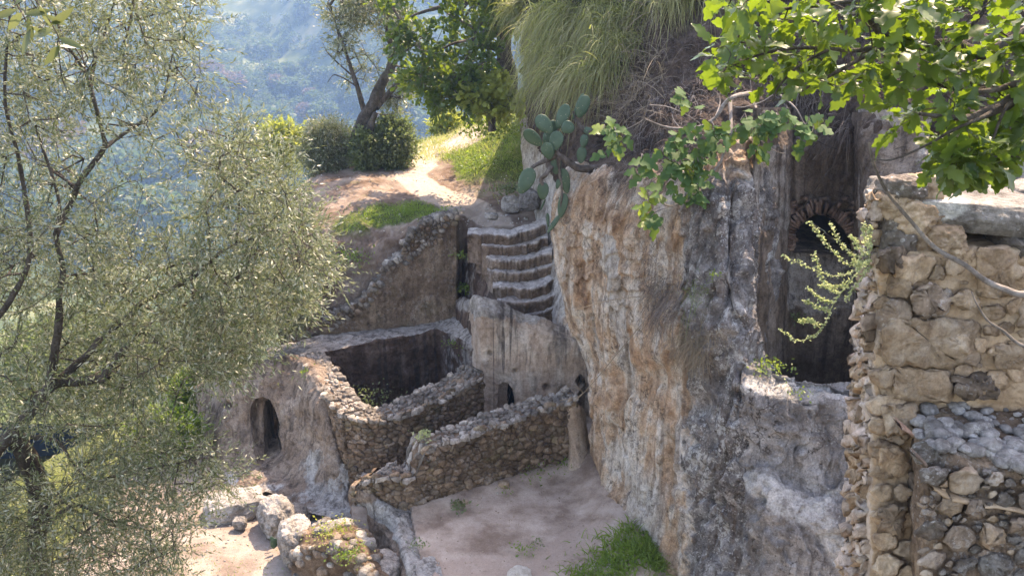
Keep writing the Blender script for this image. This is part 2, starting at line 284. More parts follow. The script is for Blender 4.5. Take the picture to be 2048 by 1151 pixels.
M['tuss'] = leaf_mat('tussock_blade', [(0.06, 0.085, 0.025), (0.18, 0.19, 0.07), (0.34, 0.32, 0.16), (0.11, 0.14, 0.045), (0.25, 0.21, 0.12)], trans=0.4, rough=0.5, tcol=(0.45, 0.5, 0.12))
M['straw'] = leaf_mat('straw_blade', [(0.22, 0.24, 0.09), (0.36, 0.34, 0.17), (0.13, 0.17, 0.06), (0.44, 0.40, 0.24)], trans=0.4, rough=0.5, tcol=(0.6, 0.58, 0.25))
M['dry'] = leaf_mat('dry_stalk', [(0.20, 0.16, 0.11), (0.30, 0.25, 0.18), (0.14, 0.11, 0.08)], trans=0.2, rough=0.7, tcol=(0.4, 0.33, 0.2))
M['roots'] = leaf_mat('dry_root', [(0.07, 0.05, 0.04), (0.14, 0.11, 0.09), (0.26, 0.23, 0.20)], trans=0.0, rough=0.8)
M['weed'] = leaf_mat('weed_leaf', [(0.05, 0.10, 0.02), (0.09, 0.15, 0.03), (0.13, 0.18, 0.05)], trans=0.35, rough=0.5)
M['herb'] = leaf_mat('herb_leaf', [(0.20, 0.26, 0.11), (0.30, 0.34, 0.17), (0.38, 0.38, 0.22)], trans=0.35, rough=0.6, tcol=(0.5, 0.58, 0.25))
M['lime'] = leaf_mat('yellow_green_leaf', [(0.16, 0.20, 0.04), (0.24, 0.28, 0.07)], trans=0.4, rough=0.6, tcol=(0.5, 0.55, 0.1))
b = NB('cactus_skin', 0.5, 0.4); n = b.noise(6, 5); col = b.ramp(n, [(0.3, (0.025, 0.06, 0.03)), (0.7, (0.055, 0.10, 0.055))])
col = b.mix(b.rng(b.vor(16.0), 0.14, 0.09), col, (0.30, 0.27, 0.18)); b.L(col, b.b.inputs['Base Color']); M['cactus'] = b.m
b = NB('far_hill_soil', 0.95, 0.1); n = b.rng(b.noise(0.03, 10, 0.65), 0.3, 0.7)
b.L(b.ramp(n, [(0, (0.035, 0.055, 0.022)), (0.5, (0.075, 0.095, 0.035)), (0.75, (0.15, 0.16, 0.07)), (1, (0.22, 0.20, 0.11))]), b.b.inputs['Base Color']); M['farhill'] = b.m
M['fartree'] = leaf_mat('far_foliage', [(0.03, 0.055, 0.02), (0.06, 0.09, 0.03), (0.09, 0.11, 0.045)], trans=0.25, rough=0.7, tcol=(0.2, 0.3, 0.08))
M['fartree2'] = leaf_mat('far_autumn_foliage', [(0.11, 0.085, 0.05), (0.15, 0.11, 0.07), (0.10, 0.09, 0.05)], trans=0.25, rough=0.7, tcol=(0.3, 0.2, 0.1))
# ================================================================== SETTING
def inpoly(X, Y, poly):
    poly = np.asarray(poly, float); r = np.zeros(np.shape(X), bool); j = len(poly) - 1
    for i in range(len(poly)):
        xi, yi = poly[i]; xj, yj = poly[j]
        c = ((yi > Y) != (yj > Y)) & (X < (xj - xi) * (Y - yi) / (yj - yi + 1e-12) + xi); r ^= c; j = i
    return r
def hollow(P, poly, vec):
    """push the vertices seen inside a survey outline along a world vector: a real recess"""
    px, py = proj(P); P = P.copy(); P[inpoly(px, py, poly)] += np.array(vec, float); return P
def bump_px(P, N, px0, py0, r, amt):
    px, py = proj(P); d = np.hypot(px - px0, py - py0) / r; return P + N * (amt * np.exp(-d * d * 2))[..., None]
SURF = {}
# --- yard
def sheet(x0, x1, y0, y1, res, zf):
    nx = int((x1 - x0) / res) + 1; ny = int((y1 - y0) / res) + 1
    X, Y = np.meshgrid(np.linspace(x0, x1, nx), np.linspace(y0, y1, ny)); P = np.stack([X, Y, 0 * X], -1); P[..., 2] = zf(X, Y, P); return P
def seg_d(X, Y, pts):
    d = np.full(np.shape(X), 1e9)
    for (ax, ay), (bx, by) in zip(pts[:-1], pts[1:]):
        t = np.clip(((X - ax) * (bx - ax) + (Y - ay) * (by - ay)) / ((bx - ax) ** 2 + (by - ay) ** 2), 0, 1)
        d = np.minimum(d, np.hypot(X - ax - t * (bx - ax), Y - ay - t * (by - ay)))
    return d
def yz(X, Y, P):
    z = 0.05 * fbm(P, 0.9, 4, 3) + 0.012 * fbm(P, 7, 3, 5)
    z += 0.35 * smooth(1.0, 0.0, seg_d(X, Y, [(2.3, 14.0), (2.1, 16.2), (1.9, 18.0), (2.2, 20)]))     # fallen earth at the cliff foot
    z += 0.10 * smooth(0.5, 0.0, seg_d(X, Y, [(-2.0, 16.1), (1.4, 18.0)])); return z
P = sheet(-3.3, 4.5, 11.0, 21.0, 0.045, yz)
edge = np.interp(P[..., 1], [11, 13.9, 16.1, 16.4, 30], [-1.2, -1.62, -2.1, -9, -9]); k = P[..., 0] < edge; P[..., 2][k] -= 1.4
dry = 0.55 * smooth(1.2, 0.2, seg_d(P[..., 0], P[..., 1], [(-1.5, 16.3), (1.6, 18.2)])) * 0.5
tag(patch('yard_ground', P, M['yard'], attrs={'m1': 0 * dry, 'm2': smooth(0.9, 0.2, seg_d(P[..., 0], P[..., 1], [(-1.3, 14), (0.5, 14.3), (1.5, 15.2)])) * 0.6}), 'pinkish trodden dirt floor of the walled yard', kind='structure'); SURF['yard'] = P
# --- lower terrace and gully, slope falling away to the left
def tz(X, Y, P):
    z = -1.0 - .9 * smooth(-1.8, -.6, X) + 0.06 * fbm(P, 0.8, 4, 8) + 0.015 * fbm(P, 6, 3, 9)
    z = z - 2.8 * smooth(-8.5, -16, X) - 8 * smooth(-16, -34, X)
    z = z - 4.5 * smooth(21, 34, Y) - 9 * smooth(34, 60, Y)
    z += 0.18 * smooth(-5.0, -7.5, X) * smooth(18, 15, Y); return z
P = sheet(-36, 9.0, 1.0, 60, 0.15, tz)
X, Y = P[..., 0], P[..., 1]
m1 = np.maximum(smooth(-8.6, -10.0, X), smooth(20.5, 22.5, Y)); m1 = np.maximum(m1, 0.42 * smooth(-5.0, -6.5, X) * smooth(15.6, 14.2, Y))
m2 = smooth(1.1, 0.3, seg_d(X, Y, [(-6.3, 19.4), (-4.9, 18.4), (-3.6, 17.2), (-2.6, 15.6), (-2.2, 14.2)])) * 0.8
tag(patch('terrace_ground', P, M['terr'], attrs={'m1': m1, 'm2': m2}), 'sunlit gravelly terrace ground below the rock rooms', kind='structure'); SURF['terr'] = P
# --- hillside with the footpath
rows = [[(560,740,22.5),(620,690,23.0),(700,650,23.4),(800,620,23.8),(905,600,24.2),(935,600,24.9),(1010,600,27),(1080,600,29)],
 [(560,700,22.5),(620,652,22.9),(700,592,23.2),(800,498,23.6),(895,436,24.05),(938,466,24.6),(1010,462,24.5),(1090,470,24.4)],
 [(560,600,23.1),(640,525,23.6),(720,470,24.0),(805,432,24.5),(898,416,24.8),(940,436,25.0),(1010,440,25.0),(1100,445,25.0)],
 [(560,520,25),(640,420,25.6),(740,402,26),(840,396,26.4),(925,405,26.6),(980,412,26.4),(1040,408,26.2),(1100,400,26.0)],
 [(570,440,27),(630,372,28),(720,352,28.8),(820,352,29.2),(900,352,29.2),(960,335,29.0),(1040,305,28.8),(1110,290,28)],
 [(580,400,29),(640,346,30.2),(720,328,31.2),(830,318,31.8),(890,303,31.8),(950,280,31.8),(1040,250,31.5),(1110,240,31)],
 [(590,385,33),(650,338,33.8),(740,318,34.4),(845,296,35),(890,283,35.2),(950,250,35),(1040,215,34.5),(1110,200,34)],
 [(600,400,36),(670,348,37.4),(760,312,38.4),(870,275,39.2),(915,262,39.4),(960,238,39.4),(1040,205,39),(1110,180,38.5)],
 [(600,480,41),(670,420,42),(760,370,43),(870,310,44),(915,300,44),(960,290,44),(1040,280,44),(1110,270,44)],
 [(600,700,52),(670,640,53),(760,560,54),(870,480,54),(915,470,54),(960,460,54),(1040,450,54),(1110,440,54)]]
P = surf(rows, 300, 420, 0.35); N = normals(P)
px, py = proj(P); pathd = seg_d(px, py / 0.75, [(1000, 450/.75), (945, 415/.75), (860, 385/.75), (815, 350/.75), (850, 322/.75), (855, 305/.75), (905, 280/.75), (950, 262/.75)])
bank = smooth(400, 470, py) * smooth(930, 860, px)
P = P + N * (0.10 * fbm(P, 1.2, 5, 21) + (0.18 * bank) * ridge(P, 1.8, 4, 22) + 0.02 * fbm(P, 8, 3, 4))[..., None]
m2 = smooth(42, 12, pathd) * smooth(470, 450, py + 0 * px)
g = 0.35 + 0 * px
g = np.maximum(g, 0.95 * np.exp(-(((px - 790) / 125) ** 2 + ((py - 428 + (px - 790) * 0.12) / 30) ** 2)))
g = np.maximum(g, 0.85 * np.exp(-(((px - 700) / 55) ** 2 + ((py - 465) / 45) ** 2)))
g = np.maximum(g, 0.6 * np.exp(-(((px - 650) / 40) ** 2 + ((py - 520) / 60) ** 2)))
g = np.maximum(g, 0.8 * smooth(870, 930, px) * smooth(415, 330, py)); g = np.maximum(g, 0.85 * smooth(330, 312, py))
g = g * (1 - 0.75 * bank * smooth(450, 500, py)) * (1 - 0.6 * smooth(40, 10, pathd)) * smooth(455, 425, py * (px > 925))
HG = g
tag(patch('hillside_ground', P, M['hill'], attrs={'m1': g, 'm2': m2}), 'grassy spur with a trodden dirt footpath above the ruins', kind='structure'); SURF['hill'] = P
# --- far valley and hill
def fz(X, Y, P):
    z = np.interp(Y, [40, 60, 100, 150, 185, 215, 300, 420, 640], [-9, -17, -34, -43, -36, -27, 4, 44, 95])
    z = z + 10 * fbm(P, 0.012, 4, 31) * smooth(70, 170, Y) + 2.0 * fbm(P, 0.09, 4, 33) * smooth(60, 120, Y)
    z = z + 9 * np.exp(-((X + 30 - (Y - 260) * -0.55) / 16) ** 2) * smooth(190, 280, Y)      # the sunlit spur
    z = z - 7 * np.exp(-((X + 58 - (Y - 260) * -0.45) / 18) ** 2) * smooth(170, 230, Y)
    z = z + 22 * smooth(10, 90, X) * smooth(90, 200, Y); return z
P = sheet(-330, 330, 38, 410, 1.5, fz)
P[..., 2] -= 12 * smooth(52, 42, P[..., 1]) * smooth(-10, -4, P[..., 0])
fs = 1 + smooth(55, 160, P[..., 1]); P = np.stack([P[..., 0] * fs, P[..., 1] * fs, 10 + (P[..., 2] - 10) * fs], -1)     # the real valley is wide: the far side stands 400 to 800 m away
tag(patch('far_hillside', P, M['farhill']), 'hazy blue wooded hillside across the valley', kind='structure'); SURF['far'] = P
def lz(X, Y, P): return tz(np.full_like(X, -35.5), np.minimum(Y, 60), P) - .6 - .11 * (-35.5 - X) * smooth(-35, -60, X) + .8 * fbm(P, .05, 4, 5)
P = sheet(-330, -34, -20, 66, 1.2, lz); tag(patch('valley_side', P, M['farhill']), 'grassy valley side falling away on the left', kind='structure')
# --- pale cliff beside the stairs + big pink and gray cliff, one rock
A = [[(1040,240,28.5),(1062,232,27),(1100,225,25),(1150,300,22.5),(1125,330,19.2),(1170,330,17.9),(1240,330,17.2),(1300,330,16.6),(1380,310,16.0),(1440,290,15.4),(1500,262,15.4),(1540,262,16.8)],
 [(1042,285,27.5),(1070,285,26.2),(1110,285,24.5),(1165,360,22),(1124,372,18.6),(1170,372,17.3),(1240,375,16.4),(1300,372,15.7),(1380,350,15.0),(1440,325,14.6),(1500,300,14.6),(1545,300,16.2)],
 [(1050,360,26.5),(1080,360,25.4),(1115,360,24),(1175,420,21.4),(1112,420,18.4),(1160,425,17.2),(1230,430,16.2),(1300,430,15.4),(1372,410,14.6),(1445,390,14.1),(1503,380,14.3),(1548,380,15.8)],
 [(1072,440,25),(1095,440,24.2),(1125,440,23.2),(1185,490,20.8),(1114,480,18.25),(1165,480,17.05),(1235,485,16.1),(1305,490,15.3),(1380,480,14.45),(1450,470,13.8),(1503,460,14.1),(1545,460,15.6)],
 [(1085,500,23.6),(1104,500,22.9),(1135,510,22),(1190,560,20.3),(1120,560,18.1),(1170,560,16.95),(1240,560,15.95),(1312,560,15.1),(1390,560,14.2),(1450,560,13.55),(1500,560,13.75),(1540,560,15.2)],
 [(1098,560,22.6),(1112,565,21.9),(1145,580,21),(1200,650,19.8),(1140,650,17.95),(1190,650,16.8),(1250,650,15.8),(1322,650,14.9),(1400,650,13.95),(1450,650,13.35),(1500,650,13.5),(1530,650,14.8)],
 [(1105,640,21.3),(1122,645,20.8),(1160,680,20.0),(1225,740,19.4),(1172,740,17.85),(1215,740,16.7),(1265,740,15.7),(1332,740,14.75),(1410,740,13.75),(1455,740,13.2),(1500,735,13.3),(1530,735,14.2)],
 [(1112,740,20.4),(1135,760,20.3),(1180,790,19.8),(1245,850,19.2),(1187,850,17.5),(1226,850,16.5),(1280,850,15.4),(1346,850,14.5),(1412,850,13.5),(1460,850,12.95),(1510,850,12.9),(1545,850,13.4)],
 [(1120,850,20.3),(1150,880,20.1),(1200,900,19.6),(1260,950,18.4),(1204,950,16.8),(1242,960,16.0),(1290,960,15.15),(1352,960,14.3),(1420,960,13.35),(1470,960,12.85),(1520,960,12.75),(1560,960,13)],
 [(1130,950,20),(1165,950,19.8),(1220,980,19),(1275,1050,17.4),(1230,1040,15.75),(1265,1060,15.1),(1302,1060,14.6),(1362,1060,14.0),(1430,1060,13.15),(1482,1060,12.75),(1540,1060,12.5),(1590,1060,12.5)],
 [(1150,1050,19),(1190,1050,19),(1250,1080,18.4),(1310,1170,16),(1285,1180,13.9),(1305,1190,13.7),(1335,1190,13.6),(1385,1190,13.4),(1442,1190,12.9),(1495,1190,12.55),(1565,1190,12.2),(1610,1190,12.2)]]
P = surf(A, 640, 620, 0.42)
px, py = proj(P); N = normals(P, away=np.array([-0.4, -1, 0.1]))
front = smooth(21.5, 19, P[..., 1])
gr_ = smooth(1330, 1420, px)
d = front * ((.06 + .12 * gr_) * ridge(P, 0.9, 4, 41, sc=(1, 1, 0.4)) + 0.13 * fbm(P, 1.5, 5, 42, sc=(1, 1, .4))) + 0.05 * fbm(P, 2.5, 5, 43)
d += front * 0.10 * fbm(P, 2.6, 3, 44, sc=(1, 1, 0.12)) + (.018 + .03 * gr_) * fbm(P, 8, 4, 45, 0.65)
tt = (fbm(P, 0.75, 4, 146, sc=(1, 1, .4)) + .10 * fbm(P, 4, 3, 147, sc=(1, 1, .6))) * 4.5; tf = tt - np.floor(tt); d += front * (.13 + .14 * gr_) * (np.floor(tt) + smooth(.42, .58, tf) - tt * .75) * .5
d += front * 0.14 * smooth(0.35, 0.55, fbm(P, 0.9, 3, 46)) - front * 0.16 * smooth(0.78, 0.95, ridge(P, 0.8, 2, 47, sc=(1, 1, 0.4)))
P = P + N * d[..., None]
def dimple(P, N, items):
    for (a, b_, r, amt) in items: P = bump_px(P, N, a, b_, r, amt)
    return P
P = dimple(P, N, [(1300,760,50,-.12),(1395,810,34,-.22),(1500,820,24,-.18),(1330,700,40,.15),(1420,700,26,.12),(1360,640,60,.18),(1545,835,16,-.2)])
gray = smooth(1330, 1420, px + (py - 600) * 0.02 - 25 * smooth(900, 1050, py)) * smooth(330, 420, py + (px - 1400) * 0.3)
m1 = np.clip(gray, 0, 1)
m3 = np.clip(smooth(20.4, 21.6, P[..., 1]) + .9 * (seg_d(px, py, [(1225, 480), (1240, 620), (1255, 740)]) < 16 + 9 * fbm(P, 3, 4, 9)) * 1.0 + .85 * smooth(900, 1000, py) * smooth(1340, 1300, px + 40 * fbm(P, 2, 4, 8)) * smooth(1240, 1270, px), 0, 1)
tag(patch('rock_cliff', P, M['cliff'], attrs={'m1': m1, 'm3': m3}), 'tall pink and white weathered tufa cliff turning gray with lichen', kind='structure'); SURF['cliff'] = P
# --- gray rock apron under the niche
B = [[(1480,900,15.0),(1520,915,15.0),(1580,930,15),(1640,930,14.9),(1700,930,14.8),(1770,930,14.8)],
 [(1482,720,13.7),(1520,745,13.5),(1575,770,13.3),(1640,778,13.2),(1700,780,13.1),(1770,780,13.0)],
 [(1482,722,13.35),(1525,750,13.25),(1580,771,13.1),(1640,777,13.0),(1700,780,12.95),(1770,780,12.85)],
 [(1482,765,12.95),(1530,790,12.7),(1585,802,12.55),(1640,803,12.5),(1700,806,12.45),(1770,806,12.4)],
 [(1482,800,12.9),(1530,830,12.6),(1585,850,12.45),(1640,850,12.42),(1700,850,12.35),(1770,850,12.3)],
 [(1482,880,12.85),(1530,890,12.55),(1585,910,12.35),(1640,930,12.3),(1700,930,12.2),(1770,930,12.1)],
 [(1482,930,12.8),(1530,935,12.45),(1585,965,12.25),(1640,985,12.1),(1700,990,12.0),(1770,990,12)],
 [(1490,965,12.5),(1530,990,12.0),(1585,1015,11.8),(1640,1030,11.75),(1700,1010,11.8),(1770,1010,11.8)],
 [(1495,1010,12.35),(1530,1040,11.9),(1585,1060,11.7),(1640,1070,11.65),(1700,1070,11.6),(1770,1070,11.6)],
 [(1500,1190,12.1),(1535,1190,11.7),(1590,1190,11.5),(1640,1190,11.45),(1700,1190,11.4),(1770,1190,11.4)]]
P = surf(B, 300, 420, 0.4); N = normals(P); px, py = proj(P)
tt = (fbm(P, 0.8, 4, 156, sc=(1, 1, .6)) + .10 * fbm(P, 4, 3, 157)) * 4.5; tf = tt - np.floor(tt)
P = P + N * (0.10 * (np.floor(tt) + smooth(.42, .58, tf) - tt * .75) + 0.09 * ridge(P, 1.3, 4, 51) + 0.07 * fbm(P, 3, 5, 52) + 0.035 * fbm(P, 9, 4, 53, .65))[..., None]
P = dimple(P, N, [(1590,890,22,-.18),(1560,860,14,.1),(1600,905,10,.12),(1480,890,18,-.2),(1520,1000,16,-.15)])
m1 = np.exp(-(seg_d(px, py, [(1500, 960), (1560, 1000), (1640, 1040), (1700, 1130)]) / 26) ** 2) + np.exp(-(seg_d(px, py, [(1600, 1015), (1680, 985)]) / 12) ** 2)
m1 = np.maximum(m1, 0.8 * np.exp(-(seg_d(px, py, [(1500, 775), (1720, 792)]) / 20) ** 2))
tag(patch('rock_apron', P, M['gray'], attrs={'m1': np.clip(m1, 0, 1)}), 'dark lichen spotted rock face with a pale ledge under the burial niche', kind='structure')
# --- niche
Cn = []
for y, dy in ((215, .5), (250, .2), (290, 0), (340, 0), (400, 0), (455, 0), (466, 0), (480, .02), (560, .0), (580, 0), (640, 0), (720, 0), (860, 0)):
    o = 0.0 if y < 460 else (-0.13 if y < 570 else -0.22)            # the notch in the left jamb
    top = 0.5 if y < 260 else 0
    back = 0 if y < 500 else (-0.25 if y < 625 else -0.55)
    lw = [(1503, y, 14.3 + top), (1528 + (y > 460) * 6, y, 14.9 + o), (1552, y, 15.15 + o * .4), (1572 + 12 * math.exp(-((y - 300) / 60) ** 2) + 6 * math.exp(-((y - 380) / 30) ** 2), y, 15.6 + top), (1576, y, 16.25 + top + back), (1580, y, 16.45 + back + top), (1650, y, 16.5 + back + top), (1708, y, 16.45 + back + top), (1712, y, 16.2 + back + top), (1716, y, 15.3), (1760, y, 14.7), (1830, y, 14.4)]
    Cn.append(lw)
P = surf(Cn, 520, 460, 0.25); N = normals(P, away=np.array([0, -1, 0.])); px, py = proj(P)
d = 0.05 * ridge(P, 1.4, 4, 61, sc=(1, 1, .4)) + 0.04 * fbm(P, 3.5, 5, 62) + 0.015 * fbm(P, 12, 3, 63)
d += 0.12 * np.where((px > 1585) & (px < 1705) & (py < 405), ridge(P, 2.0, 4, 64) + 0.6, 0)
P = P + N * d[..., None]; px, py = proj(P)
arch = [(1586, 500), (1588, 478), (1596, 456), (1612, 438), (1630, 428), (1650, 430), (1672, 442), (1690, 462), (1700, 484), (1703, 502)]
msk = inpoly(px, py, arch)
fm = grid_faces(*P.shape[:2]); mf = msk.ravel()[fm].all(1)
m1 = np.maximum(smooth(1712, 1722, px), .55 * smooth(1588, 1575, px) * smooth(470, 455, py) * (py > 290))  # left jamb colour lightened to offset the niche's shade
m1 = np.maximum(m1, .9 * smooth(498, 506, py) * smooth(640, 600, py + 12 * fbm(P, 3, 3, 1)) * (px > 1575) * (px < 1712))  # pale sill, lightened further to offset the shade of the deep niche
nic = root('burial_niche', 'deep rock cut burial niche with a dark brick arch', 'niche', at(1640, 770, 15))
obj('niche_wall', P.reshape(-1, 3), fm[~mf], M['niche'], nic, attrs={'m1': m1.ravel()})
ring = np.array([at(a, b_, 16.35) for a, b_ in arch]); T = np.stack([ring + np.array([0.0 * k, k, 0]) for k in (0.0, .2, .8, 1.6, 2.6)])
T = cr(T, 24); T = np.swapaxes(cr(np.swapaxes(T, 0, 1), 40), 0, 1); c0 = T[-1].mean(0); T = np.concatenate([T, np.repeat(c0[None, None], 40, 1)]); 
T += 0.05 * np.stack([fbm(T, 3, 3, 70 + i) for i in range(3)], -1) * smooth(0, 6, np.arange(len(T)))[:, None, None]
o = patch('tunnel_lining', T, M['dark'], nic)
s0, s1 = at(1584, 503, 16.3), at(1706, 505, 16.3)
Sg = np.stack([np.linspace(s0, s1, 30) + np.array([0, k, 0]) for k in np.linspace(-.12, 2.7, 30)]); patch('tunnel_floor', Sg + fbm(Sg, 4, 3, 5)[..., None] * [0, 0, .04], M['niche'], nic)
# bricks round the arch
def box_mesh(w_, d_, h_, name, mat, seed):
    r = np.random.default_rng(seed); g = np.array([[x, y, z] for x in (-1, 0, 1) for y in (-1, 1) for z in (-1, 1)], float)
    V = g * np.array([w_, d_, h_]) / 2 * (1 + 0.0 * g) + r.normal(0, .006, (12, 3))
    F = [(0, 1, 5, 4), (4, 5, 9, 8), (2, 6, 7, 3), (6, 10, 11, 7), (0, 4, 6, 2), (4, 8, 10, 6), (1, 3, 7, 5), (5, 7, 11, 9), (0, 2, 3, 1), (8, 9, 11, 10)]
    return mesh(name, V, F, mat, False)
bm_ = [box_mesh(0.24, 0.12, 0.042, 'brick', M['brick'], i) for i in range(6)]
rr = random.Random(5)
nl = ORG[nic.name]
def brick(px_, py_, Y_, ang, sc=1.0):
    p = at(px_, py_, Y_) - nl; link('brick', rr.choice(bm_), nic, tuple(p), (rr.uniform(-.08, .08), -ang, rr.uniform(-.1, .1)), (sc * rr.uniform(.7, 1.05), 1, rr.uniform(.85, 1.3)))
arc = cr(np.array(arch, float), 200)
L_ = np.concatenate([[0], np.cumsum(np.hypot(*np.diff(arc, axis=0).T))]); n_ = 40
for k in range(n_):
    t = (k + .5) / n_ * L_[-1]; x_ = np.interp(t, L_, arc[:, 0]); y_ = np.interp(t, L_, arc[:, 1])
    cx, cy = 1645, 500; a = math.atan2(-(y_ - cy) * .85, x_ - cx) + rr.uniform(-.1, .1)
    if 14 <= k <= 24 and rr.random() < .35: continue
    a2 = a * .55 + (0 if abs(a) < .8 else (math.pi * .45 if a > math.pi * .78 else a * .45))
    brick(x_ + math.cos(a) * 13, y_ - math.sin(a) * 13, 16.26, a2)
for k in range(34):
    sgn = rr.choice((-1, 1)); x_ = 1645 + sgn * rr.uniform(62, 74); y_ = rr.uniform(400, 500)
    if sgn < 0: x_ += 4
    brick(x_, y_, 16.28, rr.uniform(-.15, .15) * 1.5, .7)
for x_, y_, a in ((1622,408,1.9),(1630,404,1.75),(1640,405,1.6),(1664,418,.9),(1676,412,1.1),(1610,396,.1),(1650,396,.15),(1690,396,.2),(1600,416,.5),(1695,425,.3)): brick(x_, y_, 16.27, a, .8)
# --- soil bank above the cliff and hill mass
D = [[('w',1.6,50,7),('w',6,50,11),('w',12,50,13),('w',18,50,14),('w',24,50,15),('w',30,50,15),('w',36,50,15),('w',44,50,15)],
 [('w',1.0,34,8.2),('w',4,32,12),('w',8,29,13),('w',12,27,13.6),('w',15,25,14),('w',19,23,14),('w',24,22,14),('w',30,20,14)],
 [(1040,-40,25.5),(1150,-120,21.6),(1300,-140,20),(1450,-140,19.2),(1600,-140,18.8),(1760,-130,18),(1980,-120,17.5),(2260,-100,17)],
 [(1044,60,24.4),(1148,30,20.9),(1300,10,19),(1450,10,18.0),(1600,10,17.8),(1760,20,17),(1960,30,16.4),(2230,40,16)],
 [(1056,150,23.6),(1140,130,20.3),(1295,120,18.3),(1448,120,17.1),(1600,110,17.2),(1755,120,16.2),(1950,130,15.6),(2220,130,15.2)],
 [(1062,200,23.2),(1138,220,19.8),(1290,210,17.5),(1442,200,16.3),(1600,180,16.8),(1750,190,15.5),(1940,200,15),(2210,200,14.6)],
 [(1068,240,23),(1136,300,19.2),(1285,300,16.8),(1438,265,15.5),(1602,225,16.9),(1745,235,15.1),(1935,240,14.7),(2210,240,14.3)],
 [(1072,268,22.8),(1134,352,18.7),(1272,382,16.2),(1434,322,14.75),(1606,246,17.2),(1740,262,14.9),(1930,262,14.6),(2200,262,14.2)],
 [(1085,300,23.5),(1150,380,19.6),(1280,410,16.9),(1440,350,15.6),(1610,244,18.5),(1740,280,15.6),(1930,290,15.4),(2200,290,15.2)]]
P = surf(D, 420, 420, 0.4); N = normals(P, away=np.array([-.2, -1, .8])); px, py = proj(P)
fr = smooth(30, 24, P[..., 1])
P = P + N * (fr * (0.22 * ridge(P, 1.1, 4, 71) + 0.16 * fbm(P, 2.2, 5, 72) + 0.07 * fbm(P, 7, 4, 73, .65)) + 0.3 * (1 - fr) * fbm(P, .5, 3, 7))[..., None]
SURF['bank'] = P; SURF['bankN'] = normals(P, away=np.array([-.2, -1, .8]))
gr = np.maximum(smooth(1330, 1220, px) * smooth(200, 120, py), smooth(20, -40, py))
tag(patch('soil_bank', P, M['soil'], attrs={'m1': np.where(P[..., 1] > 24, 1, gr)}), 'crumbling brown soil bank full of roots above the cliff', kind='structure')
# --- rock to the right behind the masonry wall
E = [[(1705,225,15.6),(1725,225,15.0),(1800,225,14.6),(1850,225,14.5),(1900,225,15.1),(1980,225,15),(2080,225,14.5),(2300,225,14)],
 [(1715,300,15.1),(1735,300,14.6),(1800,300,14.4),(1850,300,14.3),(1880,300,15.2),(1980,300,14.9),(2080,300,14.4),(2300,300,13.9)],
 [(1718,380,15),(1740,380,14.5),(1800,380,14.2),(1860,380,14.0),(1890,380,14.6),(1980,380,14.3),(2080,380,14),(2300,380,13.6)],
 [(1720,500,15),(1742,500,14.3),(1800,500,14),(1860,500,13.8),(1890,500,13.9),(1980,500,13.7),(2080,500,13.4),(2300,500,13)],
 [(1722,860,14.6),(1745,860,13.8),(1800,860,13.5),(1860,860,13.2),(1900,860,13.1),(1980,860,13),(2080,860,12.8),(2300,860,12.4)],
 [(1722,1300,13.6),(1745,1300,12.8),(1800,1300,12.5),(1860,1300,12.2),(1900,1300,12.1),(1980,1300,12),(2080,1300,11.8),(2300,1300,11.4)]]
P = surf(E, 260, 260, .35); N = normals(P); P = P + N * (0.07 * ridge(P, 1.2, 4, 81, sc=(1, 1, .5)) + 0.05 * fbm(P, 4, 5, 82))[..., None]
px, py = proj(P); tag(patch('rock_wall', P, M['niche'], attrs={'m1': smooth(1800, 1900, px) * .7 + .25}), 'smooth gray rock face in shade behind the masonry wall', kind='structure')
# --- streaked inner cliff with the little door
F_ = [[(935,800,22.4),(960,800,22.2),(1000,800,21.9),(1045,800,21.8),(1080,800,21.7),(1115,800,21.6),(1180,800,21.4)],
 [(935,612,22.2),(950,602,21.1),(1000,612,21.0),(1048,634,20.9),(1078,640,20.8),(1115,655,20.7),(1180,672,20.5)],
 [(940,615,21.9),(957,608,20.6),(1003,622,20.6),(1040,650,20.45),(1076,640,20.45),(1112,660,20.3),(1180,680,20.2)],
 [(943,640,21.7),(960,625,20.35),(1006,640,20.3),(1040,668,20.25),(1077,662,20.2),(1115,675,20.05),(1185,690,20.0)],
 [(945,700,21.3),(962,700,20.2),(1008,700,20.1),(1042,705,20.05),(1080,700,20.0),(1120,705,19.9),(1190,720,19.8)],
 [(948,760,20.8),(968,760,20.05),(1010,760,19.95),(1044,765,19.85),(1085,760,19.8),(1125,765,19.75),(1195,780,19.6)],
 [(955,830,20.3),(975,830,19.9),(1014,830,19.8),(1050,830,19.7),(1092,830,19.65),(1132,840,19.6),(1200,860,19.4)],
 [(965,940,19.9),(985,940,19.65),(1020,940,19.55),(1058,940,19.45),(1100,940,19.4),(1142,940,19.4),(1205,950,19.2)]]
P = surf(F_, 420, 380, .3); N = normals(P); px, py = proj(P)
P = P + N * (0.035 * ridge(P, 1.6, 4, 91, sc=(1, 1, .2)) + 0.03 * fbm(P, 3, 5, 92) + 0.015 * fbm(P, 12, 4, 93, .65) + 0.04 * smooth(670, 640, py) * ridge(P, 3.5, 4, 94))[..., None]
P = dimple(P, N, [(1094,775,9,-.2),(1112,800,10,-.15),(980,706,6,-.18),(1030,742,6,-.15),(1130,790,20,-.15)])
P = hollow(P, [(994, 840), (996, 790), (998, 770), (1006, 763), (1016, 766), (1025, 778), (1030, 800), (1031, 840)], (0.0, .22, 0))
DK = (inpoly(px, py, [(1016, 840), (1015, 790), (1017, 772), (1024, 782), (1028, 800), (1029, 840)]) | inpoly(px, py, [(1150, 838), (1152, 800), (1160, 780), (1172, 768), (1200, 770), (1200, 830), (1178, 842)]) | inpoly(px, py, [(1158, 775), (1150, 762), (1160, 748), (1170, 756), (1172, 770)])) * 1.0  # openings coloured near-black: the shade inside is put into the colour
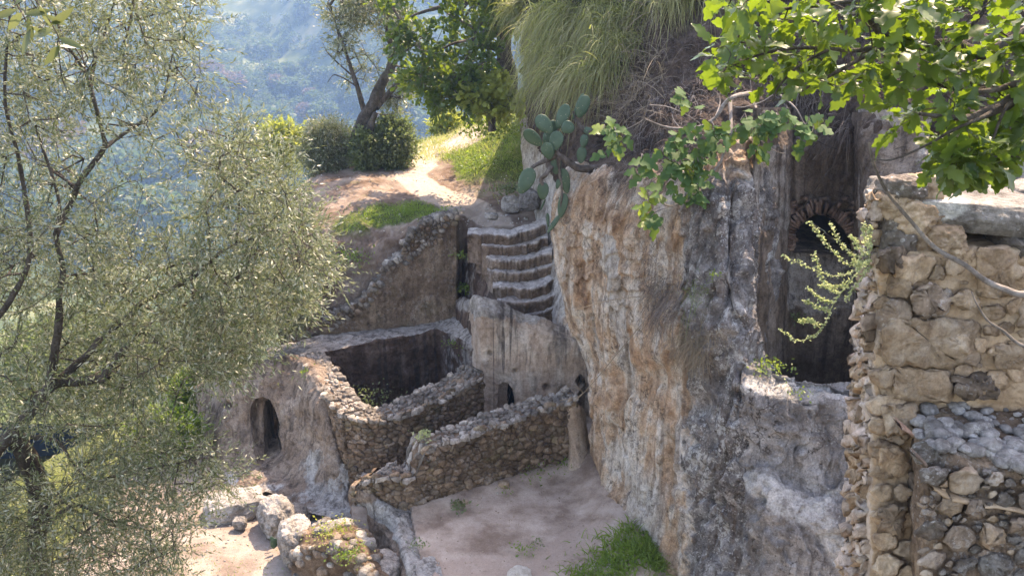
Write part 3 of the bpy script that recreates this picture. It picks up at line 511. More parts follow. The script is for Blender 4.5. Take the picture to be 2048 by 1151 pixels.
P = hollow(P, [(1016, 840), (1015, 790), (1017, 772), (1024, 782), (1028, 800), (1029, 840)], (.5, 4.5, 0))
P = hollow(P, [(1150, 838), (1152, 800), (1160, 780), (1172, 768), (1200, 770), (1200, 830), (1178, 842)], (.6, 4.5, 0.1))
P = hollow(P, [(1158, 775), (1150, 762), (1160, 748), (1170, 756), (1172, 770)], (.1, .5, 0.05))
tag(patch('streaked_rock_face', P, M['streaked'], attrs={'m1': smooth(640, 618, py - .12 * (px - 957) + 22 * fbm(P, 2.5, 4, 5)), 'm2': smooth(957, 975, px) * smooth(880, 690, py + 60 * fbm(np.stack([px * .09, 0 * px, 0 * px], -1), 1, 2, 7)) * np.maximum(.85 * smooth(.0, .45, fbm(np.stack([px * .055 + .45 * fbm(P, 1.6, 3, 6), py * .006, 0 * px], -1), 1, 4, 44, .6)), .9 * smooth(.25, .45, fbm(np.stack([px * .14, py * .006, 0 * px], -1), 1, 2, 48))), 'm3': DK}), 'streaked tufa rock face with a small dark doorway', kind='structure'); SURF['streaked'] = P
# --- rock parapet and rock cut room
G = [[(905,640,24.0),(925,640,23.8),(945,650,22.9),(965,660,21.9)], [(910,600,23.8),(925,594,23.3),(945,604,22.4),(962,620,21.2)], [(912,612,23.3),(924,606,22.9),(943,616,22.0),(958,634,20.9)],
     [(914,650,23.1),(925,655,22.5),(943,668,21.6),(958,690,20.7)], [(914,690,23.1),(925,695,22.4),(943,710,21.5),(958,730,20.6)]]
P = surf(G, 90, 90, .3); P, _ = rocky(P, .05, 1.5, 0, .03, 7); tag(patch('rock_parapet', P, M['room'], attrs={'m1': .6 * smooth(640, 610, proj(P)[1])}), 'low rock parapet between staircase and room', kind='structure')
def lo(p, dz, dy=0, dx=0): q = at(*p); return ('w', q[0] + dx, q[1] + dy, q[2] + dz)
r1 = [(540,728,20.8),(590,714,21.0),(640,703,21.38),(700,691,21.8),(760,679,22.15),(820,669,22.55),(870,659,22.95),(882,660,22.9),(900,667,22.4),(930,680,21.7),(958,697,20.9),(985,710,20.6)]
r0 = [(530,700,22.2),(590,686,22.3),(640,672,22.6),(700,664,22.9),(760,655,23.3),(820,645,23.6),(880,636,23.9),(905,634,23.7),(925,640,23.0),(944,652,22.2),(966,672,21.4),(990,690,21.2)]
H_ = [[lo(p, -.5, .3) for p in r0], r0, r1, [lo(p, -.12, -.06) for p in r1], [lo(p, -1.0, -.12) for p in r1], [lo(p, -2.6, -.2) for p in r1]]
P = surf(H_, 520, 260, .25); N = normals(P, away=np.array([-.1, -1, .5])); px, py = proj(P)
P = P + N * (0.06 * ridge(P, 1.5, 4, 101) + 0.04 * fbm(P, 4, 5, 102, .6) + .06 * np.exp(-((P[..., 2] - 1.5) / .15) ** 2) * ridge(P, 4, 3, 103))[..., None]
right = smooth(876, 890, px); vi = np.linspace(0, 5, P.shape[0])[:, None] + 0 * px; rim = smooth(.3, .8, vi) * smooth(2.3, 2.08, vi)
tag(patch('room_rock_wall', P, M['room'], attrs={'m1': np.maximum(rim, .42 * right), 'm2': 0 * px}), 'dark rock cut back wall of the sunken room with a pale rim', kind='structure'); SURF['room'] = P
P = sheet(-5.6, 0.6, 17.6, 23.6, .06, lambda X, Y, P: -.95 + .08 * fbm(P, 1.5, 4, 3)); tag(patch('room_floor', P, M['soil'], attrs={'m1': .3 + 0 * P[..., 0]}), 'dark earth floor of the sunken room', kind='structure'); SURF['rfloor'] = P
# corridor floor is part of the yard sheet
# --- rock with the left doorway
I_ = [[(385,790,24.5),(430,760,23.5),(470,745,23),(500,735,22.8),(545,728,22.5),(600,722,22),(660,735,21.2)],
 [(392,780,22.8),(440,748,21.6),(472,738,21.0),(505,733,20.8),(548,722,20.6),(590,714,20.7),(640,742,19.7)],
 [(396,810,22),(445,775,20.9),(475,765,20.45),(505,762,20.25),(548,760,20.15),(588,755,20.1),(650,800,18.8)],
 [(402,850,21.5),(450,825,20.4),(480,820,20.15),(508,820,20.05),(552,820,19.95),(598,830,19.5),(662,860,18.2)],
 [(412,900,20.8),(456,885,20.0),(484,885,19.8),(510,885,19.75),(560,890,19.5),(612,895,18.9),(676,930,17.85)],
 [(430,945,19.9),(466,935,19.5),(490,933,19.4),(515,930,19.4),(568,945,18.9),(628,955,18.2),(690,985,17.55)],
 [(440,990,19.1),(478,972,18.8),(500,965,18.7),(530,955,18.8),(580,985,18.1),(640,1005,17.6),(704,1022,17.3)],
 [(440,1030,18.4),(480,1010,18.1),(510,1000,18.0),(540,990,18.1),(590,1020,17.5),(645,1035,17.1),(712,1048,16.9)]]
I_ = [r_ + [(r_[-1][0] + 34, r_[-1][1] + 4, r_[-1][2] + 1.3)] for r_ in I_[:-2]] + [r_ + [(r_[-1][0] + 20, r_[-1][1] + 2, r_[-1][2] + .6)] for r_ in I_[-2:]]
P = surf(I_, 460, 420, .4); N = normals(P); px, py = proj(P)
P = P + N * (0.12 * ridge(P, 1.2, 4, 111, sc=(1, 1, .6)) + 0.07 * fbm(P, 3, 5, 112) + 0.02 * fbm(P, 11, 4, 113, .65))[..., None]
P = dimple(P, N, [(452, 810, 9, -.35), (480, 900, 14, .05), (486, 850, 20, -.08)])
P = hollow(P, [(500, 835), (502, 812), (510, 798), (525, 793), (540, 800), (551, 822), (560, 850), (556, 868), (562, 885), (566, 915), (545, 928), (515, 932), (508, 900)], (0, .35, 0))
DK = inpoly(px, py, [(530, 925), (528, 880), (527, 820), (532, 800), (541, 803), (550, 825), (557, 850), (552, 868), (558, 888), (561, 910), (548, 920)]) * 1.0  # doorway recess painted near-black to stand in for its inner shade
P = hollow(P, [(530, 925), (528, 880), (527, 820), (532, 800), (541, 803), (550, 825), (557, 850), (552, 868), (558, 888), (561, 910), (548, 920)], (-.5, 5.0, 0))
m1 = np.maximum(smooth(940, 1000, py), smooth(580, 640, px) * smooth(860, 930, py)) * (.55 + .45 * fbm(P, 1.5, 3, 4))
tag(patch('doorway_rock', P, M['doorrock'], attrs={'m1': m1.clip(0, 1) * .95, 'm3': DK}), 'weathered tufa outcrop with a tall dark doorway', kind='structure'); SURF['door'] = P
# --- rock ledge between yard and gully
J = [[(760,985,16.6),(800,1010,16.4),(840,1035,16.0),(862,1090,15.1),(885,1151,13.95),(900,1230,12.8)],
 [(718,962,16.6),(760,990,16.3),(826,1030,16.0),(850,1090,15.05),(873,1151,13.95),(890,1230,12.8)],
 [(702,968,16.3),(745,995,16.1),(795,1042,15.6),(806,1090,14.9),(832,1151,13.85),(850,1230,12.7)],
 [(700,985,16.35),(738,1010,16.1),(782,1058,15.6),(797,1105,14.9),(822,1165,13.9),(842,1240,12.8)],
 [(702,1018,16.6),(726,1040,16.4),(757,1078,15.9),(778,1118,15.2),(806,1175,14.2),(828,1250,13.1)],
 [(708,1042,17.0),(722,1062,16.7),(745,1095,16.2),(768,1130,15.6),(796,1185,14.7),(818,1260,13.7)]]
P = surf(J, 220, 220, .35); px, py = proj(P); N = normals(P)
P = P + N * (0.08 * ridge(P, 1.6, 4, 121) + 0.05 * fbm(P, 4, 5, 122) + .02 * fbm(P, 12, 4, 3, .65))[..., None]
m1 = smooth(-.25, .0, P[..., 2]) * smooth(990, 1020, py)
tag(patch('rock_ledge', P, M['doorrock'], attrs={'m1': m1}), 'pale flat rock ledge bounding the dirt yard', kind='structure')
# ================================================================== STAIRS
st = root('stone_staircase', 'worn rock hewn steps rising to the footpath', 'stairs', gz(1050, 640, 2.3))
ny = 8; zt, zb, Yt, Yb = 4.12, 2.30, 24.35, 21.7
ysteps = [466, 491, 519, 546, 575, 602, 628]
xl = [934, 951, 963, 974, 985, 994, 1001]; xr = [1092, 1096, 1104, 1110, 1114, 1116, 1116]
def stepZ(i): return zt - i * (zt - zb) / 6.6
for i in range(7):
    z = stepZ(i); zn = z - (zt - zb) / 6.6 - .06
    Lp, Rp = gz(xl[i], ysteps[i] - (4 if i else 0), z), gz(xr[i], ysteps[i] - 12, z)
    n = 90; t = np.linspace(0, 1, n)[:, None]; e = Lp + (Rp - Lp) * t
    s = t[:, 0]; sag = -.07 * np.sin(np.pi * s) ** 2; fwd = -.10 * np.sin(np.pi * np.clip(s * 1.1, 0, 1)) + .14 * vnoise(np.stack([s * 4, 0 * s + i * 3.3, 0 * s], -1)) + .05 * vnoise(np.stack([s * 13, 0 * s + i * 3.3, 0 * s], -1))
    fwd = fwd + .32 * smooth(.16, 0, s) + .04 * fbm(np.stack([s * 40, 0 * s + i, 0 * s], -1), 1, 3, i); sag = sag - .05 * smooth(.12, 0, s)
    rise = .07 * smooth(.75, 1, s)
    e = e + np.stack([0 * s, fwd, sag + rise], -1)
    ov = .55 if i == 0 else .58
    prof = [(ov, .015), (ov * .5, -.015), (.12, -.03), (.04, -.012), (0, -.02), (-.03, -.07), (-.015, -.15), (.01, z - zn), (.02, -9)]
    rows_ = []
    for (dy, dz) in prof:
        q = e.copy(); q[:, 1] += dy
        if dz == z - zn: q[:, 2] = zn
        elif dz == -9: q[:, 2] = zn - .5
        else: q[:, 2] += dz
        rows_.append(q)
    P = np.swapaxes(cr(np.swapaxes(np.array(rows_), 0, 1)[:, :], n, .3), 0, 1) if False else cr(np.array(rows_), 46, .3)
    N = normals(P); P = P + N * (.03 * fbm(P, 3, 4, 200 + i) + .02 * ridge(P, 6, 3, 210 + i) + .012 * fbm(P, 16, 3, 5))[..., None]
    endc = P[:, :1] + np.array([.0, 0, -.9]) * 0; P = np.concatenate([np.concatenate([P[:, :1] * [1, 1, 0] + [0, .3, zn - .4]], 1), P], 1)
    vv = np.linspace(0, 8, P.shape[0])[:, None] * np.ones(P.shape[1]); patch('step', P, M['step'], st, attrs={'m3': (smooth(5.2, 3.6, vv + 1.1 * fbm(P, 3, 4, i)) * (1. + .4 * fbm(P, 2, 3, i + 9))).clip(0, 1)})  # dusty pale treads over darker risers, with their light contrast put into colour
# dark flank wall left of the stairs
K_ = [[(925,462,25.4),(932,466,24.9),(948,488,24.3),(962,522,23.5),(978,560,22.8),(992,600,22.1),(1005,640,21.5)],
 [(922,465,25.3),(928,468,24.8),(943,492,24.15),(956,525,23.4),(972,562,22.65),(987,604,21.95),(1000,640,21.4)],
 [(918,540,25.0),(925,540,24.5),(938,550,23.9),(951,570,23.2),(966,595,22.5),(981,620,21.8),(995,650,21.3)],
 [(918,660,24.6),(925,650,24.2),(936,650,23.7),(948,650,23.0),(962,655,22.3),(977,660,21.7),(992,670,21.2)]]
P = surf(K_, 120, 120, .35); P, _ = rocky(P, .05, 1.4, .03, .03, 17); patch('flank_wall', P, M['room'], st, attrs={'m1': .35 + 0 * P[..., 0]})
# ================================================================== MASONRY
def cells(seeds, wts, aspect=1.0, bound=None):
    """power diagram of weighted seeds -> polygons (seed order)"""
    S = np.array(seeds, float) * [1, aspect]; W = np.array(wts, float) ** 2; out = []
    for i in range(len(S)):
        b_ = (wts[i] * 2.6 if bound is None else bound if bound > 0 else -bound * wts[i]); c = S[i]
        rj = random.Random(i * 7 + 1); m_ = 12 if bound is None or bound > 0 else rj.choice((6, 7, 8)); o_ = rj.uniform(0, 1)
        poly = [c + b_ * (1 if m_ == 12 else rj.uniform(.82, 1.18)) * np.array([math.cos(a + o_) * (1 if m_ == 12 else 1.12), math.sin(a + o_) * (1 if m_ == 12 else .88)]) for a in np.linspace(0, 2 * math.pi, m_ + 1)[:-1]]
        dd = S - c; d2 = (dd ** 2).sum(1); near = np.where((d2 < (4.2 * max(b_, 1.0 * wts[i])) ** 2) & (d2 > 1e-9))[0]
        for j in near[np.argsort(d2[near])][:26]:
            dv = dd[j]; L2 = d2[j]; k = (L2 + W[i] - W[j]) / 2     # keep x.dv <= k (relative to c)
            new = []; n = len(poly)
            for a in range(n):
                p, q = poly[a] - c, poly[(a + 1) % n] - c; fp, fq = p @ dv - k, q @ dv - k
                if fp <= 0: new.append(poly[a])
                if fp * fq < 0: new.append(c + p + (q - p) * (fp / (fp - fq)))
            poly = new
            if len(poly) < 3: break
        out.append(np.array(poly) / [1, aspect] if len(poly) >= 3 else None)
    return out
def stone_mesh(poly, fn, r, depth, gap, nseg=14, detail=1, flat=.45, cut=None):
    c = poly.mean(0); q = []
    n = len(poly)
    for a in range(n): p, p2 = poly[a], poly[(a + 1) % n]; q += [p * .90 + p2 * .10, p * .10 + p2 * .90]
    q = np.array(q); L = np.concatenate([[0], np.cumsum(np.hypot(*(np.roll(q, -1, 0) - q).T))]); qq = np.vstack([q, q[:1]])
    t = np.linspace(0, L[-1], nseg + 1)[:-1]; q = np.stack([np.interp(t, L, qq[:, 0]), np.interp(t, L, qq[:, 1])], 1)
    rad = max(.01, np.hypot(*(q - c).T).mean()); sh = max(.3, 1 - gap / rad); dep = depth * min(1.6, rad / (depth * 2) + .35) * r.uniform(.6, 1.25)
    prof = [(1.04, -.5), (1.0, .35), (.94, .8), (.80, .97), (.45, 1.0)] if detail else [(1.03, -.3), (.98, .7), (.84, 1.0)]
    tilt = r.normal(0, .13, 2); V = []
    jit = 1 + r.normal(0, .085, nseg)
    for (s_, h) in prof:
        p = c + (q - c) * (sh * s_ * (jit[:, None] * (1 - flat) + flat if s_ > .7 else 1)); hh = dep * h + (p - c) @ tilt * (h > 0) + r.normal(0, .07 * dep, nseg) * (h > 0)
        V.append(fn(p, hh))
    V.append(fn(c[None], np.array([dep * 1.02]))); V = np.concatenate(V); F = []
    k = len(prof)
    for a in range(k - 1):
        for b_ in range(nseg): b2 = (b_ + 1) % nseg; F += [(a * nseg + b_, a * nseg + b2, (a + 1) * nseg + b2), (a * nseg + b_, (a + 1) * nseg + b2, (a + 1) * nseg + b_)]
    for b_ in range(nseg): F.append(((k - 1) * nseg + b_, (k - 1) * nseg + (b_ + 1) % nseg, k * nseg))
    dw = min(dep, .08) if dep < 1 else dep * .0033
    V = V + np.stack([fbm(V, 14, 3, 77 + i, .6) for i in range(3)], -1) * dw * .7
    return V, np.array(F)
def emit(stones, parent, cap=290):
    """stones: (size_px, V, F, mat) -> the largest become parts, the rest one part"""
    stones.sort(key=lambda s: -s[0])
    for s in stones[:cap]: obj('stone', s[1], s[2], s[3], parent)
    rest = stones[cap:]
    for m_ in {id(s[3]): s[3] for s in rest}.values():
        Vs, Fs, o = [], [], 0
        for s in rest:
            if s[3] is m_: Vs.append(s[1]); Fs.append(s[2] + o); o += len(s[1])
        tag(obj('small_stones', np.concatenate(Vs), np.concatenate(Fs), m_, parent), kind='stuff')
def pxsize(V): a, b_ = proj(V); return (a.max() - a.min()) * (b_.max() - b_.min())
def fill(w0, w1, h0, h1, cw, ch, r, ok=None):
    S, W = [], []; y = h0 + ch / 2; k = 0
    while y < h1 + ch * .3:
        x = w0 + cw * (r.uniform(0, 1)); rowh = ch * r.uniform(.8, 1.25)
        while x < w1:
            ww = cw * r.uniform(.6, 1.5)
            if ok is None or ok(x, y): S.append((x + r.normal(0, cw * .15), y + r.normal(0, rowh * .28))); W.append(.5 * cw * r.uniform(.35, 1.35))
            x += ww
        y += rowh * .92; k += 1
    return S, W
def wall(name, label, foot, thick, topz, botz, cw, ch, seed, group=None, msides=('front', 'top'), base_mat=None, face='stone', topm='topstone', toplen=None, facemask=None, depth=.036, gap=.007):
    foot = np.array(foot, float); L0 = np.concatenate([[0], np.cumsum(np.hypot(*np.diff(foot, axis=0).T))]); Lt = L0[-1]
    dense = cr(foot, 200, .5); dl = np.concatenate([[0], np.cumsum(np.hypot(*np.diff(dense, axis=0).T))]); Lt = dl[-1]
    def pt(s): return np.stack([np.interp(s, dl, dense[:, 0]), np.interp(s, dl, dense[:, 1])], -1)
    def nn(s):
        d = pt(s + .05) - pt(s - .05); n_ = np.stack([d[..., 1], -d[..., 0]], -1); n_ /= np.linalg.norm(n_, axis=-1, keepdims=True) + 1e-9
        mid = pt(np.array(Lt / 2)); sg = np.sign((n_ * -mid).sum(-1).mean()) or 1; return n_ * (1 if side > 0 else -1)
    side = 1; m0 = pt(np.array([Lt * .5 + .05])) - pt(np.array([Lt * .5 - .05])); nm = np.array([m0[0, 1], -m0[0, 0]]); side = 1 if nm @ -pt(np.array([Lt * .5]))[0] > 0 else -1
    tz_ = lambda s: np.interp(s / Lt, [a for a, b_ in topz], [b_ for a, b_ in topz]); bz_ = lambda s: np.interp(s / Lt, [a for a, b_ in botz], [b_ for a, b_ in botz])
    r = np.random.default_rng(seed); r0 = pt(np.array(0.)); ro = root(name, label, 'wall', (r0[0], r0[1], float(bz_(np.array(0.)))), group)
    # core
    ns = int(Lt / .04) + 2; s = np.linspace(0, Lt, ns); rows_ = []
    P2 = pt(s); Nn = nn(s); tz1, bz1 = tz_(s), bz_(s)
    for k in np.linspace(0, 1, 28): rows_.append(np.concatenate([P2, (bz1 + (tz1 - bz1) * k)[:, None]], 1))
    for k in np.linspace(.08, 1, 10): rows_.append(np.concatenate([P2 - Nn * thick * k, tz1[:, None]], 1))
    for k in np.linspace(1, 0, 20)[1:]: rows_.append(np.concatenate([P2 - Nn * thick, (bz1 + (tz1 - bz1) * k)[:, None]], 1))
    P = np.array(rows_); N = np.concatenate([np.repeat(np.concatenate([Nn, 0 * Nn[:, :1]], 1)[None], 28, 0), np.tile([0, 0, 1.], (10, ns, 1)), np.repeat(np.concatenate([-Nn, 0 * Nn[:, :1]], 1)[None], 19, 0)])
    P = P + N * (.012 + .035 * fbm(P, 2.5, 4, seed) + .02 * fbm(P, 9, 3, seed + 1))[..., None]
    for end, sg in ((0, 1), (-1, -1)):
        pass
    c = P[:, 0].mean(0); c2 = P[:, -1].mean(0); P = np.concatenate([np.repeat(c[None, None], len(P), 0), P, np.repeat(c2[None, None], len(P), 0)], 1)
    patch('core', P, base_mat or M['mortar'], ro)
    stones = []
    if 'front' in msides:
        S, W = fill(-.05, Lt + .05, float(bz1.min()), float(tz1.max()), cw, ch, r, lambda x, y: bz_(x) - .02 < y < tz_(x) - ch * .15 and (facemask is None or facemask(x / Lt, y)))
        fn = lambda p, h: np.concatenate([pt(p[:, 0]) + nn(p[:, 0]) * np.broadcast_to(h, len(p))[:, None], p[:, 1:2]], 1)
        for pl in cells(S, W, cw / ch, bound=cw * 1.1):
            if pl is None: continue
            V, F = stone_mesh(pl, fn, r, depth, gap, 12, 0 if cw < .2 else 1); stones.append((pxsize(V), V, F, M[face]))
    if 'top' in msides:
        tl = toplen or Lt; S, W = fill(-.05, tl + .05, -.03, thick + .03, cw * .72, ch * .9, r)
        fn = lambda p, h: np.concatenate([pt(p[:, 0]) - nn(p[:, 0]) * p[:, 1:2], (tz_(p[:, 0]) + h)[:, None]], 1)
        for pl in cells(S, W, cw * .72 / (ch * .9), bound=cw * .95):
            if pl is None: continue
            V, F = stone_mesh(pl, fn, r, depth * 1.1, gap, 12, 0 if cw < .2 else 1, flat=.2); V = V + (0, 0, r.uniform(-.035, .035)); stones.append((pxsize(V), V, F, M[topm]))
    if 'start' in msides or 'end' in msides:
        for w_ in ('start', 'end'):
            if w_ not in msides: continue
            s0_ = 0. if w_ == 'start' else Lt; p0 = pt(np.array(s0_)); n0 = nn(np.array([s0_]))[0]; d0 = (pt(np.array(s0_ + .05)) - pt(np.array(s0_ - .0001)) if w_ == 'start' else pt(np.array(s0_)) - pt(np.array(s0_ - .05))); d0 = d0 / np.linalg.norm(d0) * (-1 if w_ == 'start' else 1)
            S, W = fill(-.03, thick + .03, float(bz_(np.array(s0_))), float(tz_(np.array(s0_))), cw * .9, ch, r)
            fn = lambda p, h: np.concatenate([p0 - n0 * p[:, :1] + d0 * np.broadcast_to(h, len(p))[:, None], p[:, 1:2]], 1)
            for pl in cells(S, W, cw / ch, bound=cw):
                if pl is None: continue
                V, F = stone_mesh(pl, fn, r, depth, gap, 12, 1); stones.append((pxsize(V), V, F, M[face]))
    emit(stones, ro); return ro
# front wall of the yard
wall('rubble_wall', 'low rubble wall along the back of the pinkish dirt yard', [(-3.15, 16.35), (-2.75, 16.12), (-2.25, 16.05), (-1.6, 16.35), (-.4, 17.05), (.55, 17.65), (1.42, 18.0)], .5,
     [(0, .42), (.05, .62), (.14, .80), (.19, .72), (.24, .74), (.27, 1.12), (.29, 1.28), (.45, 1.34), (.6, 1.40), (.8, 1.44), (.93, 1.5), (1, 1.62)], [(0, -.1), (.2, .0), (.28, -.08), (1, -.05)], .17, .115, 11, 'rubble walls of the rock rooms', ('front', 'top', 'start'))
# wall end, smooth rendered pier at the right end
Pp = surf([[(1128,812,18.4),(1134,806,17.98),(1150,806,17.95),(1163,812,18.1),(1168,822,18.6)],[(1128,830,18.4),(1132,830,17.95),(1150,832,17.88),(1167,838,18.05),(1172,850,18.6)],[(1136,870,18.4),(1139,880,17.85),(1155,882,17.8),(1172,882,18.0),(1178,890,18.6)],[(1136,935,18.3),(1137,940,17.6),(1158,940,17.5),(1180,938,17.8),(1188,940,18.5)]], 60, 90, .35)
Pp, _ = rocky(Pp, .06, 2, 0, .03, 5); tag(patch('wall_pier', Pp, M['streaked'], origin=at(1150, 930, 17.8)), 'smooth tan pier closing the right end of the yard wall', 'pier')
# room wall, front stretch and left stretch
wall('rubble_wall', 'thick curved rubble wall in front of the sunken room', [(-3.62, 17.72), (-3.1, 17.66), (-2.5, 17.85), (-1.63, 18.5), (-.68, 19.25)], .52,
     [(0, 1.32), (.1, 1.26), (.2, 1.18), (.5, 1.3), (.8, 1.42), (1, 1.62)], [(0, -.35), (.1, -1.0), (1, -.3)], .16, .105, 12, 'rubble walls of the rock rooms', ('front', 'top'))
wall('rubble_wall', 'left rubble wall of the sunken room with grass on its crest', [(-5.25, 20.9), (-4.95, 20.2), (-4.45, 19.2), (-4.0, 18.3), (-3.64, 17.76)], .5,
     [(0, 1.42), (.5, 1.38), (1, 1.32)], [(0, .9), (.4, .2), (.7, -.15), (1, -.4)], .16, .105, 13, 'rubble walls of the rock rooms', ('front', 'top'))
# smooth block of rock under the corner
Q = surf([[(640,975,18.2),(655,950,17.75),(675,930,17.6),(693,930,17.6),(700,935,18.0)],[(636,985,18.1),(652,975,17.6),(674,962,17.45),(694,965,17.5),(701,970,18.0)],[(636,1010,17.9),(652,1005,17.45),(674,1003,17.3),(695,1003,17.4),(702,1010,18.0)],[(636,1040,17.7),(655,1040,17.35),(676,1040,17.2),(697,1038,17.3),(704,1040,17.9)]], 60, 80, .25)
Q = Q + np.array([0, .22, -.08]); Q, _ = rocky(Q, .09, 2, 0, .04, 9); tag(patch('corner_block', Q, M['doorrock'], attrs={'m1': .75 + 0 * Q[..., 0], 'm3': 0 * Q[..., 0]}, origin=at(680, 1010, 17.5)), 'pale smooth rock block at the foot of the room corner', 'rock')
# retaining wall
rt = root('retaining_wall', 'tall tapering earth faced retaining wall with stepped stone crest', 'wall', gz(780, 660, 1.5))
prof_top = [(645, 650), (662, 637), (690, 622), (720, 606), (736, 592), (748, 576), (764, 560), (766, 536), (790, 520), (806, 512), (812, 484), (830, 462), (850, 447), (880, 437), (905, 430), (912, 432)]
pts = [(x, np.interp(x, [p[0] for p in prof_top], [p[1] for p in prof_top])) for x in np.linspace(645, 912, 30)]
def rY(x): return np.interp(x, [600, 645, 912], [22.4, 22.6, 23.7])
def rbot(x): return np.interp(x, [600, 700, 912], [678, 664, 643])
colx = [p[0] for p in pts]
rows_ = []
for k in (1.25, 1.0): rows_.append([(x, y, rY(x) + .32 * k) for x, y in pts])
rows_.append([(x, y, rY(x) + .02) for x, y in pts])
for k in (.05, .35, .65, 1.0, 1.1): rows_.append([(x - 4 * k * (x < 700), y + (rbot(x) - y) * k, rY(x) - .06 * k) for x, y in pts])
P = surf(rows_, 300, 220, .25)
P[:2, :, 2] -= .6
c_ = P[:, -1:] + np.array([0.02, .5, -.45]); P = np.concatenate([P, P[:, -1:] + [.03, .15, -.12], c_, c_ + [0, 1.0, -.9]], 1)
N = normals(P, away=np.array([0, -1, .2])); P = P + N * (.05 * ridge(P, 1.5, 4, 131) + .04 * fbm(P, 4, 5, 132) + .012 * fbm(P, 14, 3, 3))[..., None]
patch('earth_face', P, M['retain'], rt)
r = np.random.default_rng(3); stones = []
S, W = [], []
for x in np.arange(650, 912, 6.5):
    y0 = np.interp(x, [p[0] for p in prof_top], [p[1] for p in prof_top]); nrow = 1 + (x < 760) + 3 * (x > 806) * (x < 880) + (x > 806)
    for k in range(int(nrow)): S.append((x + r.normal(0, 1.5), -(y0 + 5 + 9 * k + r.normal(0, 1.2)))); W.append(r.uniform(4, 8))
for pl in cells(S, W, 1.2, bound=10):
    if pl is None: continue
    V, F = stone_mesh(pl, lambda p, h: np.array([at(a, -b_, rY(a) - float(hh)) for (a, b_), hh in zip(p, np.broadcast_to(h, len(p)) * .020)]), r, 5.5, .6, 12, 0); stones.append((pxsize(V), V, F, M['stone'] if r.random() < .5 else M['topstone']))
S = []; W = []
for x in np.arange(650, 912, 7):
    y0 = np.interp(x, [p[0] for p in prof_top], [p[1] for p in prof_top])
    for k in range(2):
        c = at(x + r.normal(0, 2), y0, rY(x)); c = c + [0, .08 + .17 * k, .02]; rad = r.uniform(.07, .13)
        a = np.linspace(0, 2 * np.pi, 8)[:-1]; pl = np.stack([np.cos(a), np.sin(a)], 1) * rad * r.uniform(.8, 1.3, (7, 1))
        V, F = stone_mesh(pl, lambda p, h: np.concatenate([c[:2] + p, (c[2] + np.broadcast_to(h, len(p)))[:, None]], 1), r, .13, .005, 12, 0, .2); stones.append((pxsize(V), V, F, M['topstone']))
emit(stones, rt)
# ------------------------------------------------------------------ near wall
nw = root('ruined_wall', 'near sunlit edged wall of mortared tufa blocks at right', 'wall', at(1745, 1151, 5.7))
yy = [505, 560, 640, 720, 800, 900, 1000, 1100, 1200, 1320]
xn = lambda y: np.interp(y, [360, 500, 640, 900, 1151, 1320], [1764, 1758, 1754, 1744, 1736, 1730])
xf = lambda y: np.interp(y, [360, 400, 640, 900, 1151, 1320], [1752, 1745, 1724, 1706, 1697, 1692])
def nrow(y, up=0): return [(xf(y) + 14, y, 7.4), (xf(y) + 3, y, 6.9), (xf(y), y, 6.6), (.5 * (xf(y) + xn(y)), y, 6.1), (xn(y) - 1, y, 5.74), (xn(y) + 12, y, 5.68), (1820, y, 5.66), (1880, y, 5.66), (1950, y, 5.64), (2030, y, 5.62), (2120, y, 5.6), (2300, y, 5.55)]
rows_ = [nrow(y) for y in yy]
top0 = nrow(505); G0 = [[('w', *(at(*p) + np.array([0, 1.0, 0]))) for p in top0], [('w', *(at(*p) + np.array([0, .95, .0]))) for p in top0], [('w', *(at(*p) + np.array([0, .5, 0]))) for p in top0]]
XF = at(xf(505), 505, 6.6)[0]
G0 = [[('w', max(p[1], XF + .03 + .12 * i), min(p[2], 6.55 + .1 * (5 - i)) if j < 2 else min(p[2], 6.4), p[3] - (3.5 if i == 0 and j == 0 else 0)) for p in g_] for i, g_ in enumerate(G0) for j in (0,)]
G0[0] = [('w', p[1] + .55, p[2] + .1, p[3] - 3.5) for p in G0[0]]
P = surf(G0 + rows_, 460, 560, .2); N = normals(P, away=np.array([-.5, -1, 0.1])); px, py = proj(P)
P = P + N * (.004 + .026 * ridge(P, 2.5, 4, 141) + .026 * fbm(P, 6, 5, 142) + .012 * fbm(P, 18, 4, 143, .65))[..., None]
lft = smooth(20, -5, px - xn(py))
patch('mortar_core', P, M['nmortar'], nw, attrs={'m1': np.maximum(lft * .9, .35 * smooth(40, 0, px - xn(py)))})
Yn = 5.64
def nf(Y_=Yn, dY=0.0): return lambda p, h: np.array([at(a, -b_, Y_ - float(hh) * .0033) for (a, b_), hh in zip(p, np.broadcast_to(h, len(p)))])
r = np.random.default_rng(21)
big = [(1825,535,38),(1990,560,38),(1870,545,22),(1845,592,24),(1802,580,24),(1770,610,24),(1790,655,20),(1850,640,18),(1915,530,24),(1960,520,20),(1930,600,28),(1985,625,26),(2025,545,22),(2040,610,24),
 (1820,690,34),(1862,688,38),(1915,692,36),(1953,690,22),(1770,700,22),(1770,755,28),(1815,765,36),(1870,765,34),(1902,770,22),(1927,740,18),(1955,770,26),(1995,760,26),(2035,745,26),(2000,700,22),(2030,690,18),(1985,660,18),(2015,655,18),
 (1775,810,30),(1765,850,26),(1770,900,28),(1765,945,20),(1785,880,20),(1770,985,24),(1800,930,20),(1768,1030,26),(1800,985,22),(1772,1080,26),(1805,1040,24),(1775,1130,28),(1810,1095,24),(1812,1150,24),(1765,1180,24),
 (1795,840,16),(1810,870,16),(1840,1000,22),(1850,1060,24),(1845,1120,24),(1880,1180,26)]
S = [(a, -b_) for a, b_, c in big]; W = [c * 1.18 for a, b_, c in big]
for _ in range(420):
    x, y = r.uniform(1762, 2110), r.uniform(512, 1230)
    if all(math.hypot(x - a, (-y - b_) * 1.25) > c * .95 + 11 for (a, b_), c in zip(S, W)): S.append((x, -y)); W.append(r.uniform(7, 12))
stones = []
